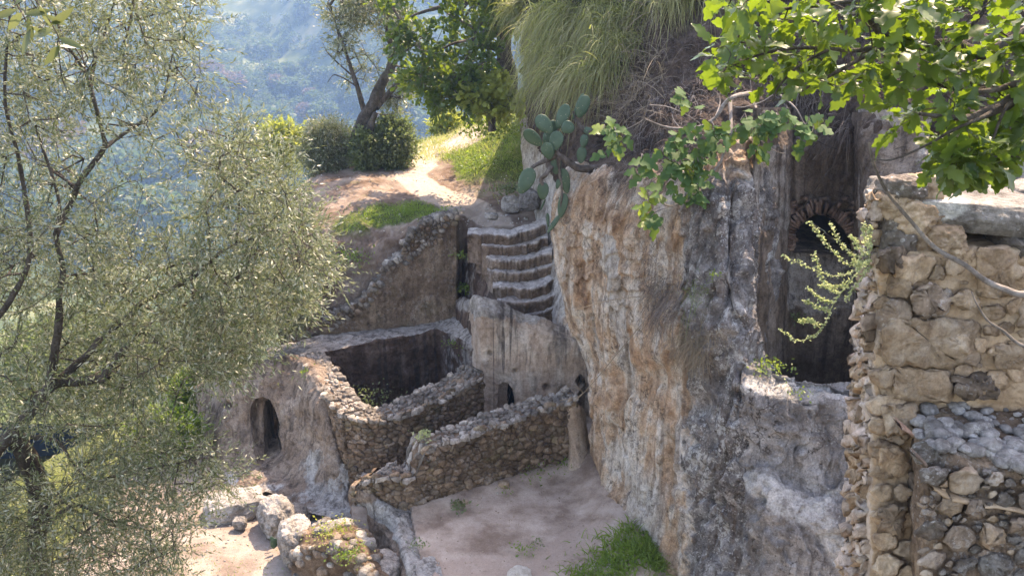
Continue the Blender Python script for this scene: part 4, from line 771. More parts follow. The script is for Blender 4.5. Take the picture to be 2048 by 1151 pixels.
pn = cells(S, W, 1.25, bound=-1.0)
for (a, b_), c, pl in zip(S, W, pn):
    if pl is None: continue
    V, F = stone_mesh(pl, nf(5.63), r, 11, 2.0, 22 if c > 15 else 14, 1, .5); stones.append((pxsize(V), V, F, M['nstone']))
for x0, y0, x1, y1, mt in ((1768,640,1962,738,0),(1758,738,1905,802,0),(1958,492,2034,590,0),(1762,808,1832,872,0),(1757,498,1812,545,1),(1756,600,1822,668,1),(1822,572,1905,628,1),(1905,745,1995,800,1),(1772,548,1826,596,0),(1757,890,1815,950,0),(1755,1010,1812,1068,0),(1820,940,1850,1010,1),(2036,560,2110,660,0),(1990,690,2050,740,0)):
    q = np.array([(x0, y0), ((x0 + x1) / 2, y0 - 3), (x1, y0 + 3), (x1 + 2, (y0 + y1) / 2), (x1 - 3, y1), ((x0 + x1) / 2, y1 + 2), (x0 + 3, y1 - 2), (x0 - 1, (y0 + y1) / 2)], float) + r.normal(0, 3, (8, 2)); q[:, 1] *= -1
    V, F = stone_mesh(q, nf(5.625), r, 14, 2, 34, 1, .8); stones.append((pxsize(V) + 1e6, V, F, M['nstone'] if mt == 0 else M['bstone']))
# narrow end face
S, W = [], []
for y in np.arange(400, 1200, 24):
    for k in range(3): S.append((k * .36 + .14 + r.normal(0, .1), -(y + r.normal(0, 9)) / 60)); W.append(r.uniform(.08, .3))
def ef(p, h):
    o = []
    for (a, b_), hh in zip(p, np.broadcast_to(h, len(p))):
        y = -b_ * 60; x0, x1 = xn(y), xf(y); a_ = min(max(a, 0), 1.0); q = at(x0 + (x1 - x0) * a_, y, 5.72 + .9 * a_); o.append(q + np.array([-1, -.25, 0]) * float(hh) * .45)
    return np.array(o)
for pl in cells(S, W, 1.0, bound=.34):
    if pl is None: continue
    V, F = stone_mesh(pl, ef, r, .12, .03, 12, 0, .3); stones.append((pxsize(V), V, F, M['nstone'] if r.random() < .35 else M['pstone']))
# upper courses left of and behind the slot
def blob(c, rad, seed, sub=3, amp=.18, f=2.2, flatz=1.0, cube=.0, rot=0.0):
    V, F = ico(sub); V = V.copy()
    if cube: m = np.abs(V).max(1, keepdims=True); V = V * (1 - cube) + V / m * cube * .8
    D = amp * fbm(V + seed * 3.1, f, 4, seed) + amp * .35 * ridge(V + seed, f * 2, 3, seed + 1)
    V = V * (1 + D[:, None]) * np.array(rad)
    if rot: c_, s_ = math.cos(rot), math.sin(rot); V = V @ np.array([[c_, s_, 0], [-s_, c_, 0], [0, 0, 1]])
    return V + np.array(c), F
_ico = {}
def ico(sub):
    if sub in _ico: return _ico[sub]
    t = (1 + 5 ** .5) / 2; V = [(-1, t, 0), (1, t, 0), (-1, -t, 0), (1, -t, 0), (0, -1, t), (0, 1, t), (0, -1, -t), (0, 1, -t), (t, 0, -1), (t, 0, 1), (-t, 0, -1), (-t, 0, 1)]
    F = [(0, 11, 5), (0, 5, 1), (0, 1, 7), (0, 7, 10), (0, 10, 11), (1, 5, 9), (5, 11, 4), (11, 10, 2), (10, 7, 6), (7, 1, 8), (3, 9, 4), (3, 4, 2), (3, 2, 6), (3, 6, 8), (3, 8, 9), (4, 9, 5), (2, 4, 11), (6, 2, 10), (8, 6, 7), (9, 8, 1)]
    V = [Vector(v).normalized() for v in V]
    for _ in range(sub):
        c = {}; F2 = []
        def mid(a, b_):
            k = (min(a, b_), max(a, b_))
            if k not in c: V.append(((V[a] + V[b_]) / 2).normalized()); c[k] = len(V) - 1
            return c[k]
        for a, b_, d in F: x, y, z = mid(a, b_), mid(b_, d), mid(d, a); F2 += [(a, x, z), (b_, y, x), (d, z, y), (x, y, z)]
        F = F2
    _ico[sub] = (np.array([tuple(v) for v in V]), np.array(F)); return _ico[sub]
ups = [(1800,382,.16,.14,.11),(1848,378,.13,.13,.12),(1778,405,.12,.16,.10),(1775,440,.12,.2,.12),(1815,430,.16,.2,.13),(1850,425,.12,.2,.09),(1785,478,.13,.2,.12),(1830,470,.15,.22,.12),(1870,462,.14,.25,.10),(1845,500,.13,.22,.07),(1890,488,.10,.22,.09),(1905,500,.08,.2,.05),
 (2010,485,.10,.25,.09),(2045,480,.12,.25,.12),(2085,480,.14,.25,.14),(2130,480,.18,.25,.16),(2030,508,.16,.22,.06),(2200,480,.25,.3,.2),(1765,520,.1,.2,.1),(1955,520,.16,.25,.04)]
for i, (x, y, a, b_, c) in enumerate(ups):
    V, F = blob(at(x, y, 5.82 + (.05 if i % 2 else 0)), (a, b_, c), 300 + i, 4, .24, 2.2, cube=.4); stones.append((1e6 + pxsize(V), V, F, M['nstone'] if i % 3 else M['dstone']))
emit(stones, nw, 296)
c0 = at(1950, 414, 6.1)
V, F = ico(5); V = V.copy(); mm = np.abs(V).max(1, keepdims=True); V = V * .35 + V / mm * .65
top = V[:, 2] > .2
V = V * np.array([.66, .46, .11]); V[:, 2] += -.07 * V[:, 0] * 1.0 - .0 * V[:, 0]
V += (V / np.linalg.norm(V, axis=1, keepdims=True)) * (.05 * ridge(V, 2.2, 4, 151) + .035 * fbm(V, 6, 5, 152) + .01 * fbm(V, 20, 3, 153))[:, None]
Vw = V + c0; px, py = proj(Vw)
obj('capping_slab', Vw, F, M['slab'], nw, attrs={'m1': np.exp(-(((px - 1885) / 60) ** 2 + ((py - 420 - (1885 - px) * .1) / 26) ** 2)) * 1.1})
V, F = blob(at(2150, 420, 6.2), (.55, .45, .2), 66, 4, .15, 2, cube=.5); obj('capping_slab', V, F, M['slab'], nw)
# lower projecting masonry with a rubble ledge on top
lb = root('wall_buttress', 'projecting lichen covered masonry with a rubble strewn ledge', 'wall', at(1950, 1151, 5.2))
def brow(y, Y_, dx=0): return [(1822 + dx, y - 6, Y_ + .55), (1832 + dx, y - 4, Y_ + .3), (1850 + dx, y, Y_ + .08), (1890, y, Y_), (1960, y, Y_ - .04), (2040, y, Y_ - .06), (2300, y, Y_ - .08)]
rows_ = [[(1835, 795, 6.0), (1842, 796, 5.9), (1860, 797, 5.85), (1900, 797, 5.8), (1960, 797, 5.78), (2040, 797, 5.78), (2300, 797, 5.78)],
  [(1828, 812, 5.95), (1838, 815, 5.75), (1862, 820, 5.62), (1905, 825, 5.6), (1965, 825, 5.58), (2045, 825, 5.56), (2300, 830, 5.5)],
  [(1822, 850, 5.8), (1834, 858, 5.5), (1866, 868, 5.38), (1912, 880, 5.34), (1970, 885, 5.3), (2050, 890, 5.27), (2300, 900, 5.2)],
  [(1822, 880, 5.75), (1836, 890, 5.4), (1868, 905, 5.2), (1918, 925, 5.12), (1975, 935, 5.1), (2055, 945, 5.07), (2300, 960, 5)], brow(985, 5.16, -4), brow(1060, 5.12, -2), brow(1150, 5.1, 2), brow(1260, 5.08, 4)]
P = surf(rows_, 220, 260, .3); N = normals(P, away=np.array([-.3, -1, .5]))
P = P + N * (.03 * ridge(P, 2.5, 4, 161) + .03 * fbm(P, 6, 5, 162) + .01 * fbm(P, 18, 4, 163, .65))[..., None]
patch('mortar_core', P, M['bmortar'], lb)
LB = P; lbx, lby = proj(P)
stones = []
big = [(1868,950,26),(1930,960,34),(1990,955,20),(1900,1010,26),(1950,1020,24),(2010,1000,20),(1870,1060,26),(1920,1075,34),(1985,1070,30),(2040,1050,26),(1865,1120,24),(1930,1130,24),(1995,1130,34),(2050,1110,24),(2060,1000,24),(2050,1160,26),(1900,1170,24),(1960,1185,26)]
S = [(a, -b_) for a, b_, c in big]; W = [c for a, b_, c in big]
for _ in range(400):
    x, y = r.uniform(1846, 2110), r.uniform(940, 1230)
    if all(math.hypot(x - a, (-y - b_) * 1.25) > c * .8 + 7 for (a, b_), c in zip(S, W)): S.append((x, -y)); W.append(r.uniform(7, 13))
for (a, b_), c, pl in zip(S, W, cells(S, W, 1.25, bound=-1.3)):
    if pl is None: continue
    V, F = stone_mesh(pl, nf(5.06), r, 17, 2.4, 20 if c > 15 else 12, 1, .45); stones.append((pxsize(V), V, F, M[('dstone', 'bstone', 'nstone')[min(2, int(r.random() * 2.5))]]))
for i in range(150):
    fx = r.uniform(0, 1); x = 1835 + fx * 290; fy = r.uniform(0, 1) ** .8; y0 = 808; y1 = 885 + 55 * min(1, fx * 1.5); y = y0 + (y1 - y0) * fy; j_ = np.unravel_index(((lbx - x) ** 2 + (lby - y) ** 2).argmin(), lbx.shape); pb = LB[j_]
    s = r.uniform(.018, .045) * (1.25 if fy > .45 else .8) * (1.5 if r.random() < .18 else 1)
    s *= 1.0; V, F = blob(pb + [0, -.01, s * .5], (s * r.uniform(.9, 1.6), s * r.uniform(.8, 1.3), s * r.uniform(.6, .9)), 400 + i, 2, .25, 1.6, rot=r.uniform(0, 3)); stones.append((pxsize(V), V, F, M['gstone']))
for i in range(9):
    V, F = blob(at(1850 + i * 30, 905 + min(i, 3) * 10, 5.2), (.09, .09, .07), 700 + i, 3, .2, 1.8, cube=.3); stones.append((pxsize(V), V, F, M['dstone']))
emit(stones, lb, 290)
for i, (x0, y0, x1, y1) in enumerate([(1862,972,1895,988),(1900,992,1960,1003),(1965,1005,2060,1022),(1825,905,1850,925),(1800,850,1822,866)]):
    a, b_ = at(x0, y0, 5.04), at(x1, y1, 5.04); t = np.linspace(0, 1, 10)[:, None]; e = a + (b_ - a) * t
    P = np.stack([e + [0, .12, .004], e + [0, 0, .012], e + [0, -.035, .006], e + [0, -.04, -.004], e + [0, -.03, -.014], e + [0, .12, -.016]]); P = P + fbm(P, 12, 3, i)[..., None] * .01; patch('tile_shard', P, M['brick'] if i > 2 else M['nmortar'], lb)
# ------------------------------------------------------------------ boulders and the small wall at bottom
def boulder(label, c, rad, seed, cat='boulder', name='boulder', mat='boulder', sub=5, amp=.24, group=None, cube=.38, rot=0., f=1.5, crack=.0):
    V, F = blob((0, 0, 0), rad, seed, sub, amp, f, cube=cube, rot=rot)
    n_ = V / (np.linalg.norm(V, axis=1, keepdims=True) + 1e-9); V = V + n_ * (.05 * min(rad) * fbm(V, 6, 4, seed + 4) + .05 * min(rad) * ridge(V, 4, 3, seed + 6) - crack * smooth(.8, .95, ridge(V, 2.3, 2, seed + 8)))[:, None]
    return tag(obj(name, V + np.array(c), F, M[mat], origin=np.array(c) - [0, 0, rad[2] * .8]), label, cat, group)
boulder('flat cracked gray boulder half under the olive leaves, left of the smooth one', gz(468, 1012, -.85), (.72, .5, .30), 1, crack=.05, rot=.4)
boulder('tall smooth boulder with a sunlit top beside the small tan rock', gz(552, 1032, -.7), (.36, .52, .44), 2, rot=.5)
boulder('small lichen dark boulder leaning on the right of the tall smooth one', gz(590, 1030, -.85), (.3, .3, .25), 22, rot=.9)
boulder('rounded pale boulder between the tall boulder and the grassy stone wall', gz(592, 1080, -.6), (.34, .44, .46), 3, rot=.2)
boulder('small tan angular rock on the terrace in front of the boulders', gz(480, 1045, -.82), (.15, .13, .13), 4, sub=4, cube=.5, cat='rock', name='rock')
boulder('large rounded white boulder at the bottom right of the grassy wall', gz(765, 1150, -.55), (.48, .45, .42), 5, rot=-.5)
boulder('round tan stone lying near the middle of the yard wall', gz(1007, 970, .08), (.13, .12, .1), 6, 'stone', 'stone', 'nstone', 4)
boulder('tiny white stone on the yard floor below the round tan one', gz(994, 986, .03), (.04, .04, .035), 7, 'stone', 'stone', 'pale', 3)
boulder('flat tan stone by the dark green weed in the yard', gz(925, 1003, .03), (.13, .09, .04), 8, 'stone', 'stone', 'nstone', 4)
boulder('whitish stone at the bottom edge of the yard', gz(1040, 1150, .05), (.22, .2, .13), 9, 'stone', 'stone', 'pale', 4)
boulder('pale stone in the grass at the top of the stairs', gz(983, 432, 4.35), (.2, .16, .1), 10, 'stone', 'stone', 'boulder', 4)
boulder('gray rock lying under the leaning olive', gz(768, 333, 4.35), (.5, .35, .28), 12, 'rock', 'rock', 'gray', 4)
boulder('rounded rock embedded where the path meets the pale cliff', at(1022, 408, 25.6), (.28, .25, .27), 13, 'rock', 'rock', 'boulder', 4)
boulder('gray round boulder against the pale cliff wall', at(1058, 398, 25.0), (.32, .3, .3), 14, 'boulder', 'boulder', 'gray', 4)
sw = root('stone_wall', 'short sunlit stone wall overgrown with grass at bottom', 'wall', gz(680, 1151, -1.0))
rf = [(585,1122,15.3),(603,1094,15.1),(650,1085,14.8),(695,1090,14.6),(722,1118,14.3),(740,1150,14.0),(768,1200,13.6)]
rb = [(592,1098,15.95),(608,1062,15.85),(652,1048,15.75),(702,1050,15.6),(732,1072,15.3),(752,1100,15.0),(782,1150,14.4)]
rows_ = [[(a, b_ + 60, c + .25) for a, b_, c in rb], rb, rf, [(a, b_ + 22, c - .04) for a, b_, c in rf], [(a, b_ + 80, c - .1) for a, b_, c in rf], [(a, b_ + 170, c - .1) for a, b_, c in rf]]
P = surf(rows_, 160, 120, .35); P, _ = rocky(P, .06, 2, 0, .05, 31); patch('core', P, M['mortar'], sw); SURF['sw'] = P
stones = []; r = np.random.default_rng(8)
for i in range(150):
    a, b_ = r.integers(20, 112), r.integers(6, 150); c = P[a, b_]; s = r.uniform(.05, .12)
    V, F = blob(c, (s * 1.3, s, s * .8), 800 + i, 2, .2, 1.7, cube=.4, rot=r.uniform(0, 3)); stones.append((pxsize(V), V, F, M['topstone'] if i % 2 else M['stone']))
for x, y, s in ((668,1052,.17),(690,1048,.16),(640,1060,.11),(735,1085,.14)):
    V, F = blob(gz(x, y, .0), (s * 1.2, s, s * .6), int(x), 3, .2, 1.7, cube=.5); stones.append((1e5, V, F, M['boulder']))
emit(stones, sw)
# ================================================================== VEGETATION
def tube(pts, r0, r1, seg=8, n=None):
    pts = np.asarray(pts, float); n = n or max(4, len(pts) * 5); P = cr(pts, n, .5); T = np.gradient(P, axis=0); T /= np.linalg.norm(T, axis=1, keepdims=True) + 1e-9
    A = np.cross(T, [0.1, .3, 1.]); A /= np.linalg.norm(A, axis=1, keepdims=True) + 1e-9; B = np.cross(T, A); rad = np.linspace(r0, r1, n)
    a = np.linspace(0, 2 * np.pi, seg + 1)[:-1]
    V = P[:, None] + (A[:, None] * np.cos(a)[None, :, None] + B[:, None] * np.sin(a)[None, :, None]) * rad[:, None, None]
    if r0 > .02: V = V + (V - P[:, None]) * (.28 * fbm(V, 2.2 / max(r0 * 6, .2), 3, 5) + .15 * ridge(V, 1.2 / r0, 2, 6, sc=(1, 1, .2)))[..., None]
    i = np.arange(n - 1)[:, None] * seg; j = np.arange(seg); F = np.stack([i + j, i + (j + 1) % seg, i + seg + (j + 1) % seg, i + seg + j], -1).reshape(-1, 4)
    return V.reshape(-1, 3), F
def join(parts):
    V, F, o = [], [], 0
    for v, f in parts: V.append(v); F.append(f + o); o += len(v)
    return np.concatenate(V), np.concatenate(F)
def edges_mesh(P0, P1, R0, R1, seg=4):
    T = P1 - P0; T /= np.linalg.norm(T, axis=1, keepdims=True) + 1e-9; A = np.cross(T, [0.13, .31, 1.]); A /= np.linalg.norm(A, axis=1, keepdims=True) + 1e-9; B = np.cross(T, A)
    a = np.linspace(0, 2 * np.pi, seg + 1)[:-1]; D = A[:, None] * np.cos(a)[None, :, None] + B[:, None] * np.sin(a)[None, :, None]
    V = np.concatenate([P0[:, None] + D * np.asarray(R0)[:, None, None], P1[:, None] + D * np.asarray(R1)[:, None, None]], 1); n = len(P0)
    i = np.arange(n)[:, None] * 2 * seg; j = np.arange(seg); F = np.stack([i + j, i + (j + 1) % seg, i + seg + (j + 1) % seg, i + seg + j], -1).reshape(-1, 4)
    return V.reshape(-1, 3), F
def grow(limbs, A, step, r, twig_r=.004, wig=.25, droop=0.0):
    """connect attractor points to the nearest branch, with intermediate nodes; returns branch mesh"""
    nodes = []; par = []; fixed = []
    for pts, a, b_ in limbs:
        n = max(3, int(np.linalg.norm(np.diff(pts, axis=0), axis=1).sum() / step)); Q = cr(np.array(pts, float), n)
        base = len(nodes)
        for i, q in enumerate(Q): nodes.append(q); par.append(base + i - 1 if i else -1); fixed.append(1)
    N0 = len(nodes); cap = N0 + len(A) * 40; X = np.zeros((cap, 3)); X[:N0] = nodes; n = N0; par = par + [0] * (cap - N0)
    d = np.array([((X[:N0] - a) ** 2).sum(1).min() for a in A]); order = np.argsort(d); ends = np.zeros((len(A), 3)); ed = np.zeros((len(A), 3))
    for k in order:
        a = A[k]; D = ((X[:n] - a) ** 2).sum(1); j = int(D.argmin()); L = math.sqrt(D[j]); m = max(1, min(38, int(L / step)))
        p0 = X[j].copy(); last = j; side = r.normal(0, wig * L * .35, 3); side[2] += droop * L
        for i in range(1, m + 1):
            t = i / m; q = p0 + (a - p0) * t + side * math.sin(t * math.pi) + r.normal(0, step * .08, 3) * (i < m)
            X[n] = q; par[n] = last; last = n; n += 1
        ends[k] = a; ed[k] = (a - X[par[last]]);
    w = np.zeros(n)
    for i in range(n - 1, N0 - 1, -1): w[i] += 1; w[par[i]] += w[i] if par[i] >= N0 else 0
    idx = np.arange(N0, n); pr = np.array([par[i] for i in idx]); rad = twig_r * (np.maximum(w, 1) ** .42)
    r1 = rad[idx]; r0 = np.where(pr >= N0, rad[pr], r1 * 1.15); parts = [edges_mesh(X[pr], X[idx], r0, r1)]
    for pts, a, b_ in limbs: parts.append(tube(pts, a, b_))
    ed /= np.linalg.norm(ed, axis=1, keepdims=True) + 1e-9
    return join(parts), ends, ed
LEAF = {}
LEAF['lance'] = (np.array([(0, 0, 0), (.35, .11, .03), (1, 0, 0), (.45, -.11, .03)], float), np.array([(0, 3, 2, 1)]))
LEAF['oval'] = (np.array([(0, 0, 0), (.45, .27, .05), (1, 0, 0), (.45, -.27, .05)], float), np.array([(0, 3, 2, 1)]))
def lobed(prof, curl=.1):
    top = [(x, y, curl * y * .8 - curl * x * x) for x, y in prof]; bot = [(x, -y, curl * y * .8 - curl * x * x) for x, y in prof]; n = len(prof)
    V = [(x, 0, -curl * x * x) for x, y in prof] + top + bot; F = []
    for i in range(n - 1): F += [(i, i + 1, n + i + 1), (i, n + i + 1, n + i), (i, 2 * n + i, 2 * n + i + 1), (i, 2 * n + i + 1, i + 1)]
    return np.array(V, float), np.array(F)
LEAF['oak'] = lobed([(0, .012), (.14, .02), (.2, .12), (.27, .15), (.33, .10), (.42, .22), (.50, .26), (.54, .17), (.62, .27), (.72, .31), (.75, .19), (.84, .22), (.90, .20), (.92, .11), (1.0, .06), (1.03, .0)], .16)
LEAF['fig'] = lobed([(0, .01), (.06, .12), (.04, .30), (.16, .42), (.32, .44), (.42, .32), (.46, .24), (.54, .30), (.60, .42), (.74, .40), (.82, .26), (.84, .18), (.92, .20), (1.0, .14), (1.08, .02)], .14)
def frames(D, r, updown=.6):
    D = D / (np.linalg.norm(D, axis=1, keepdims=True) + 1e-9); U = r.normal(0, 1, D.shape) + [0, 0, updown * 2]; S = np.cross(U, D); S /= np.linalg.norm(S, axis=1, keepdims=True) + 1e-9
    return D, S, np.cross(D, S)
def leaf_cloud(kind, pos, D, size, r, updown=.6, wid=1.0):
    T, F = LEAF[kind]; D, S, N = frames(D, r, updown); wv = wid * r.uniform(.8, 1.2, len(pos))
    V = pos[:, None] + size[:, None, None] * (D[:, None] * T[None, :, :1] + S[:, None] * T[None, :, 1:2] * wv[:, None, None] + N[:, None] * T[None, :, 2:3])
    k = len(T); return V.reshape(-1, 3), (F[None] + (np.arange(len(pos)) * k)[:, None, None]).reshape(-1, F.shape[1])
def twigs(ends, ed, r, ntw, nl, L, size, kind, updown=.6, spread=.9, droop=-.1, wid=1.0, stem=.0016, both=True):
    n = len(ends); E = np.repeat(ends, ntw, 0); Dd = np.repeat(ed, ntw, 0) + r.normal(0, spread, (n * ntw, 3)) + [0, 0, droop]; Dd /= np.linalg.norm(Dd, axis=1, keepdims=True)
    LL = L * r.uniform(.5, 1.2, n * ntw); bend = r.normal(0, .15, (n * ntw, 3)) + [0, 0, droop]
    t = np.tile(np.linspace(.12, 1, nl), n * ntw); i = np.repeat(np.arange(n * ntw), nl)
    pos = E[i] + Dd[i] * (LL[i] * t)[:, None] + bend[i] * (LL[i] * t * t)[:, None] + r.normal(0, .01 * L, (len(i), 3))
    ld = Dd[i] + r.normal(0, .48, (len(i), 3)); sz = size * r.uniform(.6, 1.25, len(i))
    V, F = leaf_cloud(kind, pos, ld, sz, r, updown, wid)
    tips = E + Dd * LL[:, None] + bend * LL[:, None]; mid_ = E + Dd * LL[:, None] * .5 + bend * LL[:, None] * .25
    st = join([edges_mesh(E, mid_, np.full(len(E), stem), np.full(len(E), stem * .8), 3), edges_mesh(mid_, tips, np.full(len(E), stem * .8), np.full(len(E), stem * .4), 3)])
    return (V, F), st
def region(polys, n, Y0, Y1, r, holes=()):
    out = []; w_ = [abs(np.trapezoid([p[1] for p in q + q[:1]], [p[0] for p in q + q[:1]])) if hasattr(np, 'trapezoid') else 1 for q, _ in polys]
    tot = sum(a * f for a, (_, f) in zip(w_, polys))
    for a, (q, f) in zip(w_, polys):
        k = int(n * a * f / tot); xs = [p[0] for p in q]; ys = [p[1] for p in q]; c = 0
        while c < k:
            x, y = r.uniform(min(xs), max(xs)), r.uniform(min(ys), max(ys))
            if not inpoly(np.array([x]), np.array([y]), q)[0]: continue
            if any(math.hypot((x - hx) / hr, (y - hy) / hq) < 1 and r.random() < hp for hx, hy, hr, hq, hp in holes): continue
            out.append(at(x, y, r.uniform(Y0, Y1))); c += 1
    return np.array(out)
def tree(name, label, cat, base, limbs, A, mat, bark, kind, step, ntw, nl, L, size, seed, twig_r=.004, group=None, updown=.6, droop=-.1, spread=.9, wid=1.0, wig=.25, stem=.0016, clump=0, cth=-.1):
    r = np.random.default_rng(seed); ro = root(name, label, cat, base, group)
    if clump: A = A[fbm(A, clump, 2, seed) > cth]
    br, ends, ed = grow(limbs, A, step, r, twig_r, wig)
    lf, stems = twigs(ends, ed, r, ntw, nl, L, size, kind, updown, spread, droop, wid, stem=stem)
    V, F = join([br, stems]); obj('branches', V, F, M[bark], ro); obj('crown', lf[0], lf[1], M[mat], ro); return ro
def sp_(pts, Y): return [at(p[0], p[1], p[2] if len(p) > 2 else Y) for p in pts]
r = np.random.default_rng(101)
# --- the big olive on the left
g0 = np.array(gz(60, 1500, -1.1)); g0 = np.array([at(70, 1151, 9.6)[0] + .05, 9.9, -1.15])
L_ = [(np.array([g0, g0 + [.02, -.1, 1.6], at(75, 1145, 9.7), at(81, 1024, 9.6), at(76, 974, 9.6), at(50, 905, 9.5), at(30, 870, 9.4)]), .17, .09),
 (sp_([(-70, 1010, 9.0), (-30, 940), (0, 893), (45, 843), (101, 772), (156, 762), (210, 754), (212, 742), (262, 681), (298, 651)], 9.3), .095, .018),
 (sp_([(101, 772, 9.3), (172, 711), (212, 666), (262, 630), (283, 605), (348, 575), (400, 545), (440, 505), (480, 485), (532, 468)], 9.5), .042, .009),
 (sp_([(101, 772, 9.3), (108, 711), (118, 640), (118, 585), (126, 540), (112, 470), (118, 400), (70, 250)], 9.2), .05, .012),
 (sp_([(60, 873, 9.4), (95, 876), (121, 888), (141, 918)], 9.2), .03, .012),
 (sp_([(112, 470, 9.2), (146, 393), (166, 353), (207, 297), (204, 262), (181, 176), (166, 136), (121, 65), (100, -40)], 9.6), .035, .01),
 (sp_([(207, 297, 9.6), (237, 275), (312, 222), (330, 180), (345, 110)], 9.9), .025, .006),
 (sp_([(181, 176, 9.6), (190, 120), (215, 50), (238, -30)], 9.8), .022, .008),
 (sp_([(472, 487, 9.5), (477, 430), (476, 380), (457, 310)], 9.5), .014, .005),
 (sp_([(-60, 700, 8.8), (20, 600), (60, 500), (40, 330), (10, 200), (20, 20)], 9.0), .035, .01),
 (sp_([(81, 1024, 9.6), (150, 990), (230, 950), (330, 930), (410, 915)], 9.7), .03, .006),
 (sp_([(81, 1060, 9.6), (150, 1010), (220, 1040), (300, 1060)], 9.3), .03, .006)]
polys = [([(-80, -70), (250, -70), (420, -60), (385, 50), (400, 120), (425, 200), (470, 270), (480, 330), (440, 400), (330, 400), (260, 470), (-80, 520)], 1.0),
 ([(430, 270), (480, 230), (540, 290), (590, 360), (625, 430), (655, 520), (610, 600), (560, 670), (500, 710), (440, 760), (400, 720), (380, 560), (400, 440)], .75),
 ([(-80, 500), (260, 460), (400, 480), (500, 700), (420, 760), (360, 800), (300, 830), (200, 870), (-80, 850)], 1.25),
 ([(-80, 940), (120, 930), (300, 830), (400, 880), (470, 930), (470, 970), (400, 1010), (370, 1080), (350, 1120), (340, 1200), (-80, 1200)], 1.25)]
A = region(polys, 3000, 8.2, 11.2, r, holes=[(360, 360, 60, 45, .85), (60, 925, 90, 40, .9), (350, 800, 60, 60, .7), (460, 850, 60, 40, .8), (400, 220, 60, 60, .4), (560, 320, 40, 50, .3)])
tree('olive_tree', 'large silvery olive tree filling the left of the view', 'olive tree', g0, L_, A, 'olive', 'olbark', 'lance', .16, 5, 12, .42, .064, 5, twig_r=.0020, updown=.4, droop=-.02, spread=.75, wid=1.15, stem=.0014, clump=1.1, cth=-.22)
osg = root('olive_sprig', 'close olive sprig with big soft leaves at top left', 'olive sprig', at(-150, -60, 2.6)); r = np.random.default_rng(404)
obj('stem', *join([tube([at(-150, -60, 2.6), at(0, -20, 2.6), at(40, 20, 2.6), at(60, 60, 2.6)], .004, .0015, 5), tube([at(0, -20, 2.6), at(60, -10, 2.55), at(110, 60, 2.5), at(120, 90, 2.5)], .003, .001, 5)]), M['olbark'], osg)
for x, y, dx, dy in ((30,10,30,-30),(45,25,-30,35),(55,35,10,45),(60,50,45,25),(62,58,-20,50),(50,30,50,-10),(100,50,45,-30),(115,75,50,20),(118,85,10,50),(120,90,-30,40),(108,60,-45,10),(90,30,40,20),(20,0,-35,30),(80,10,20,45),(118,90,45,5),(35,20,-50,15)):
    p0, p1 = at(x, y, 2.5), at(x + dx, y + dy, 2.5 + r.normal(0, .03)); D = (p1 - p0); Ls = np.linalg.norm(D) * 1.1; D = D / np.linalg.norm(D); U = np.array([r.normal(0, .6), -1, r.normal(0, .6)]); Sx = np.cross(U, D); Sx /= np.linalg.norm(Sx); Nn = np.cross(D, Sx)
    t = np.linspace(0, 1, 7); hw = .13 * np.sin(np.pi * t ** .85) + .003; V = np.concatenate([p0 + Ls * (D * t[:, None] + sg * Sx * hw[:, None] + Nn * (abs(sg) * .03 - .12 * t[:, None] ** 2)) for sg in (-1, 0, 1)]); F = [(a, a + 1, a + 8, a + 7) for a in list(range(6)) + list(range(7, 13))]
    obj('leaf', V, F, M['olive'], osg)
# --- leaning olive on the spur with its shrubs
bz = at(732, 332, 30.2)
L_ = [(sp_([(732, 336, 30.3), (722, 300), (716, 268), (730, 235), (752, 195), (765, 165), (783, 130), (786, 100), (776, 60), (785, 10), (790, -50)], 30.2), .25, .07),
 (sp_([(736, 336, 30.0), (735, 290), (742, 250), (752, 225)], 30.0), .2, .08),
 (sp_([(728, 222, 30.2), (715, 175), (703, 140), (690, 100), (676, 60), (660, 10)], 30.2), .09, .02),
 (sp_([(783, 130, 30.2), (810, 135), (830, 138)], 30.0), .04, .01), (sp_([(752, 215, 30.2), (775, 190), (800, 160), (812, 140)], 30.6), .12, .05),
 (sp_([(703, 150, 30.2), (680, 130), (655, 105), (645, 85)], 30.2), .03, .008), (sp_([(712, 172, 30.2), (690, 158), (668, 150), (655, 165)], 30.2), .03, .008)]
A = region([([(648, 5), (700, -40), (800, -40), (815, 60), (800, 110), (760, 70), (735, 90), (740, 160), (700, 190), (690, 130), (665, 90)], 1.0), ([(745, 110), (800, 140), (815, 170), (800, 230), (770, 200)], .5)], 480, 29, 31.5, r)
tree('olive_tree', 'old leaning olive with a split dark trunk beside the footpath', 'olive tree', bz, L_, A, 'olive', 'olbark', 'lance', .3, 5, 9, .5, .15, 6, twig_r=.008, updown=.4, stem=.003, wid=1.2, clump=.7, cth=-.1)
def shrub(label, cx, cy, Y, w_, h_, n, mat, kind, size, seed, name='shrub', L=.35, updown=.5, ntw=4, nl=8, cat=None, group=None, base=None, stem=.002, sub=.5, bark='bark', limbs_up=True):
    r = np.random.default_rng(seed); b_ = at(cx, cy + h_ / 2, Y) if base is None else base; c = at(cx, cy, Y); sx = w_ / 2 * Y / FPX; sz = h_ / 2 * Y / FPX
    a = r.normal(0, 1, (n, 3)); a /= np.linalg.norm(a, axis=1, keepdims=True); rr_ = r.uniform(sub ** 3, 1, n) ** (1 / 3) * (1 + .25 * fbm(a * 1.5 + seed, 1, 3, seed)); A = c + a * rr_[:, None] * [sx, sx * .8, sz]
    lm = [(np.array([b_, b_ + (q - b_) * .5 + [0, 0, sz * .2], q]), max(.012, sx * .03), .006) for q in A[r.integers(0, n, 6)] * .6 + c * .4]
    return tree(name, label, cat or 'shrub', b_, lm, A, mat, bark, kind, max(.08, sx * .15), ntw, nl, L, size, seed, twig_r=.003, group=group, updown=updown, stem=stem)
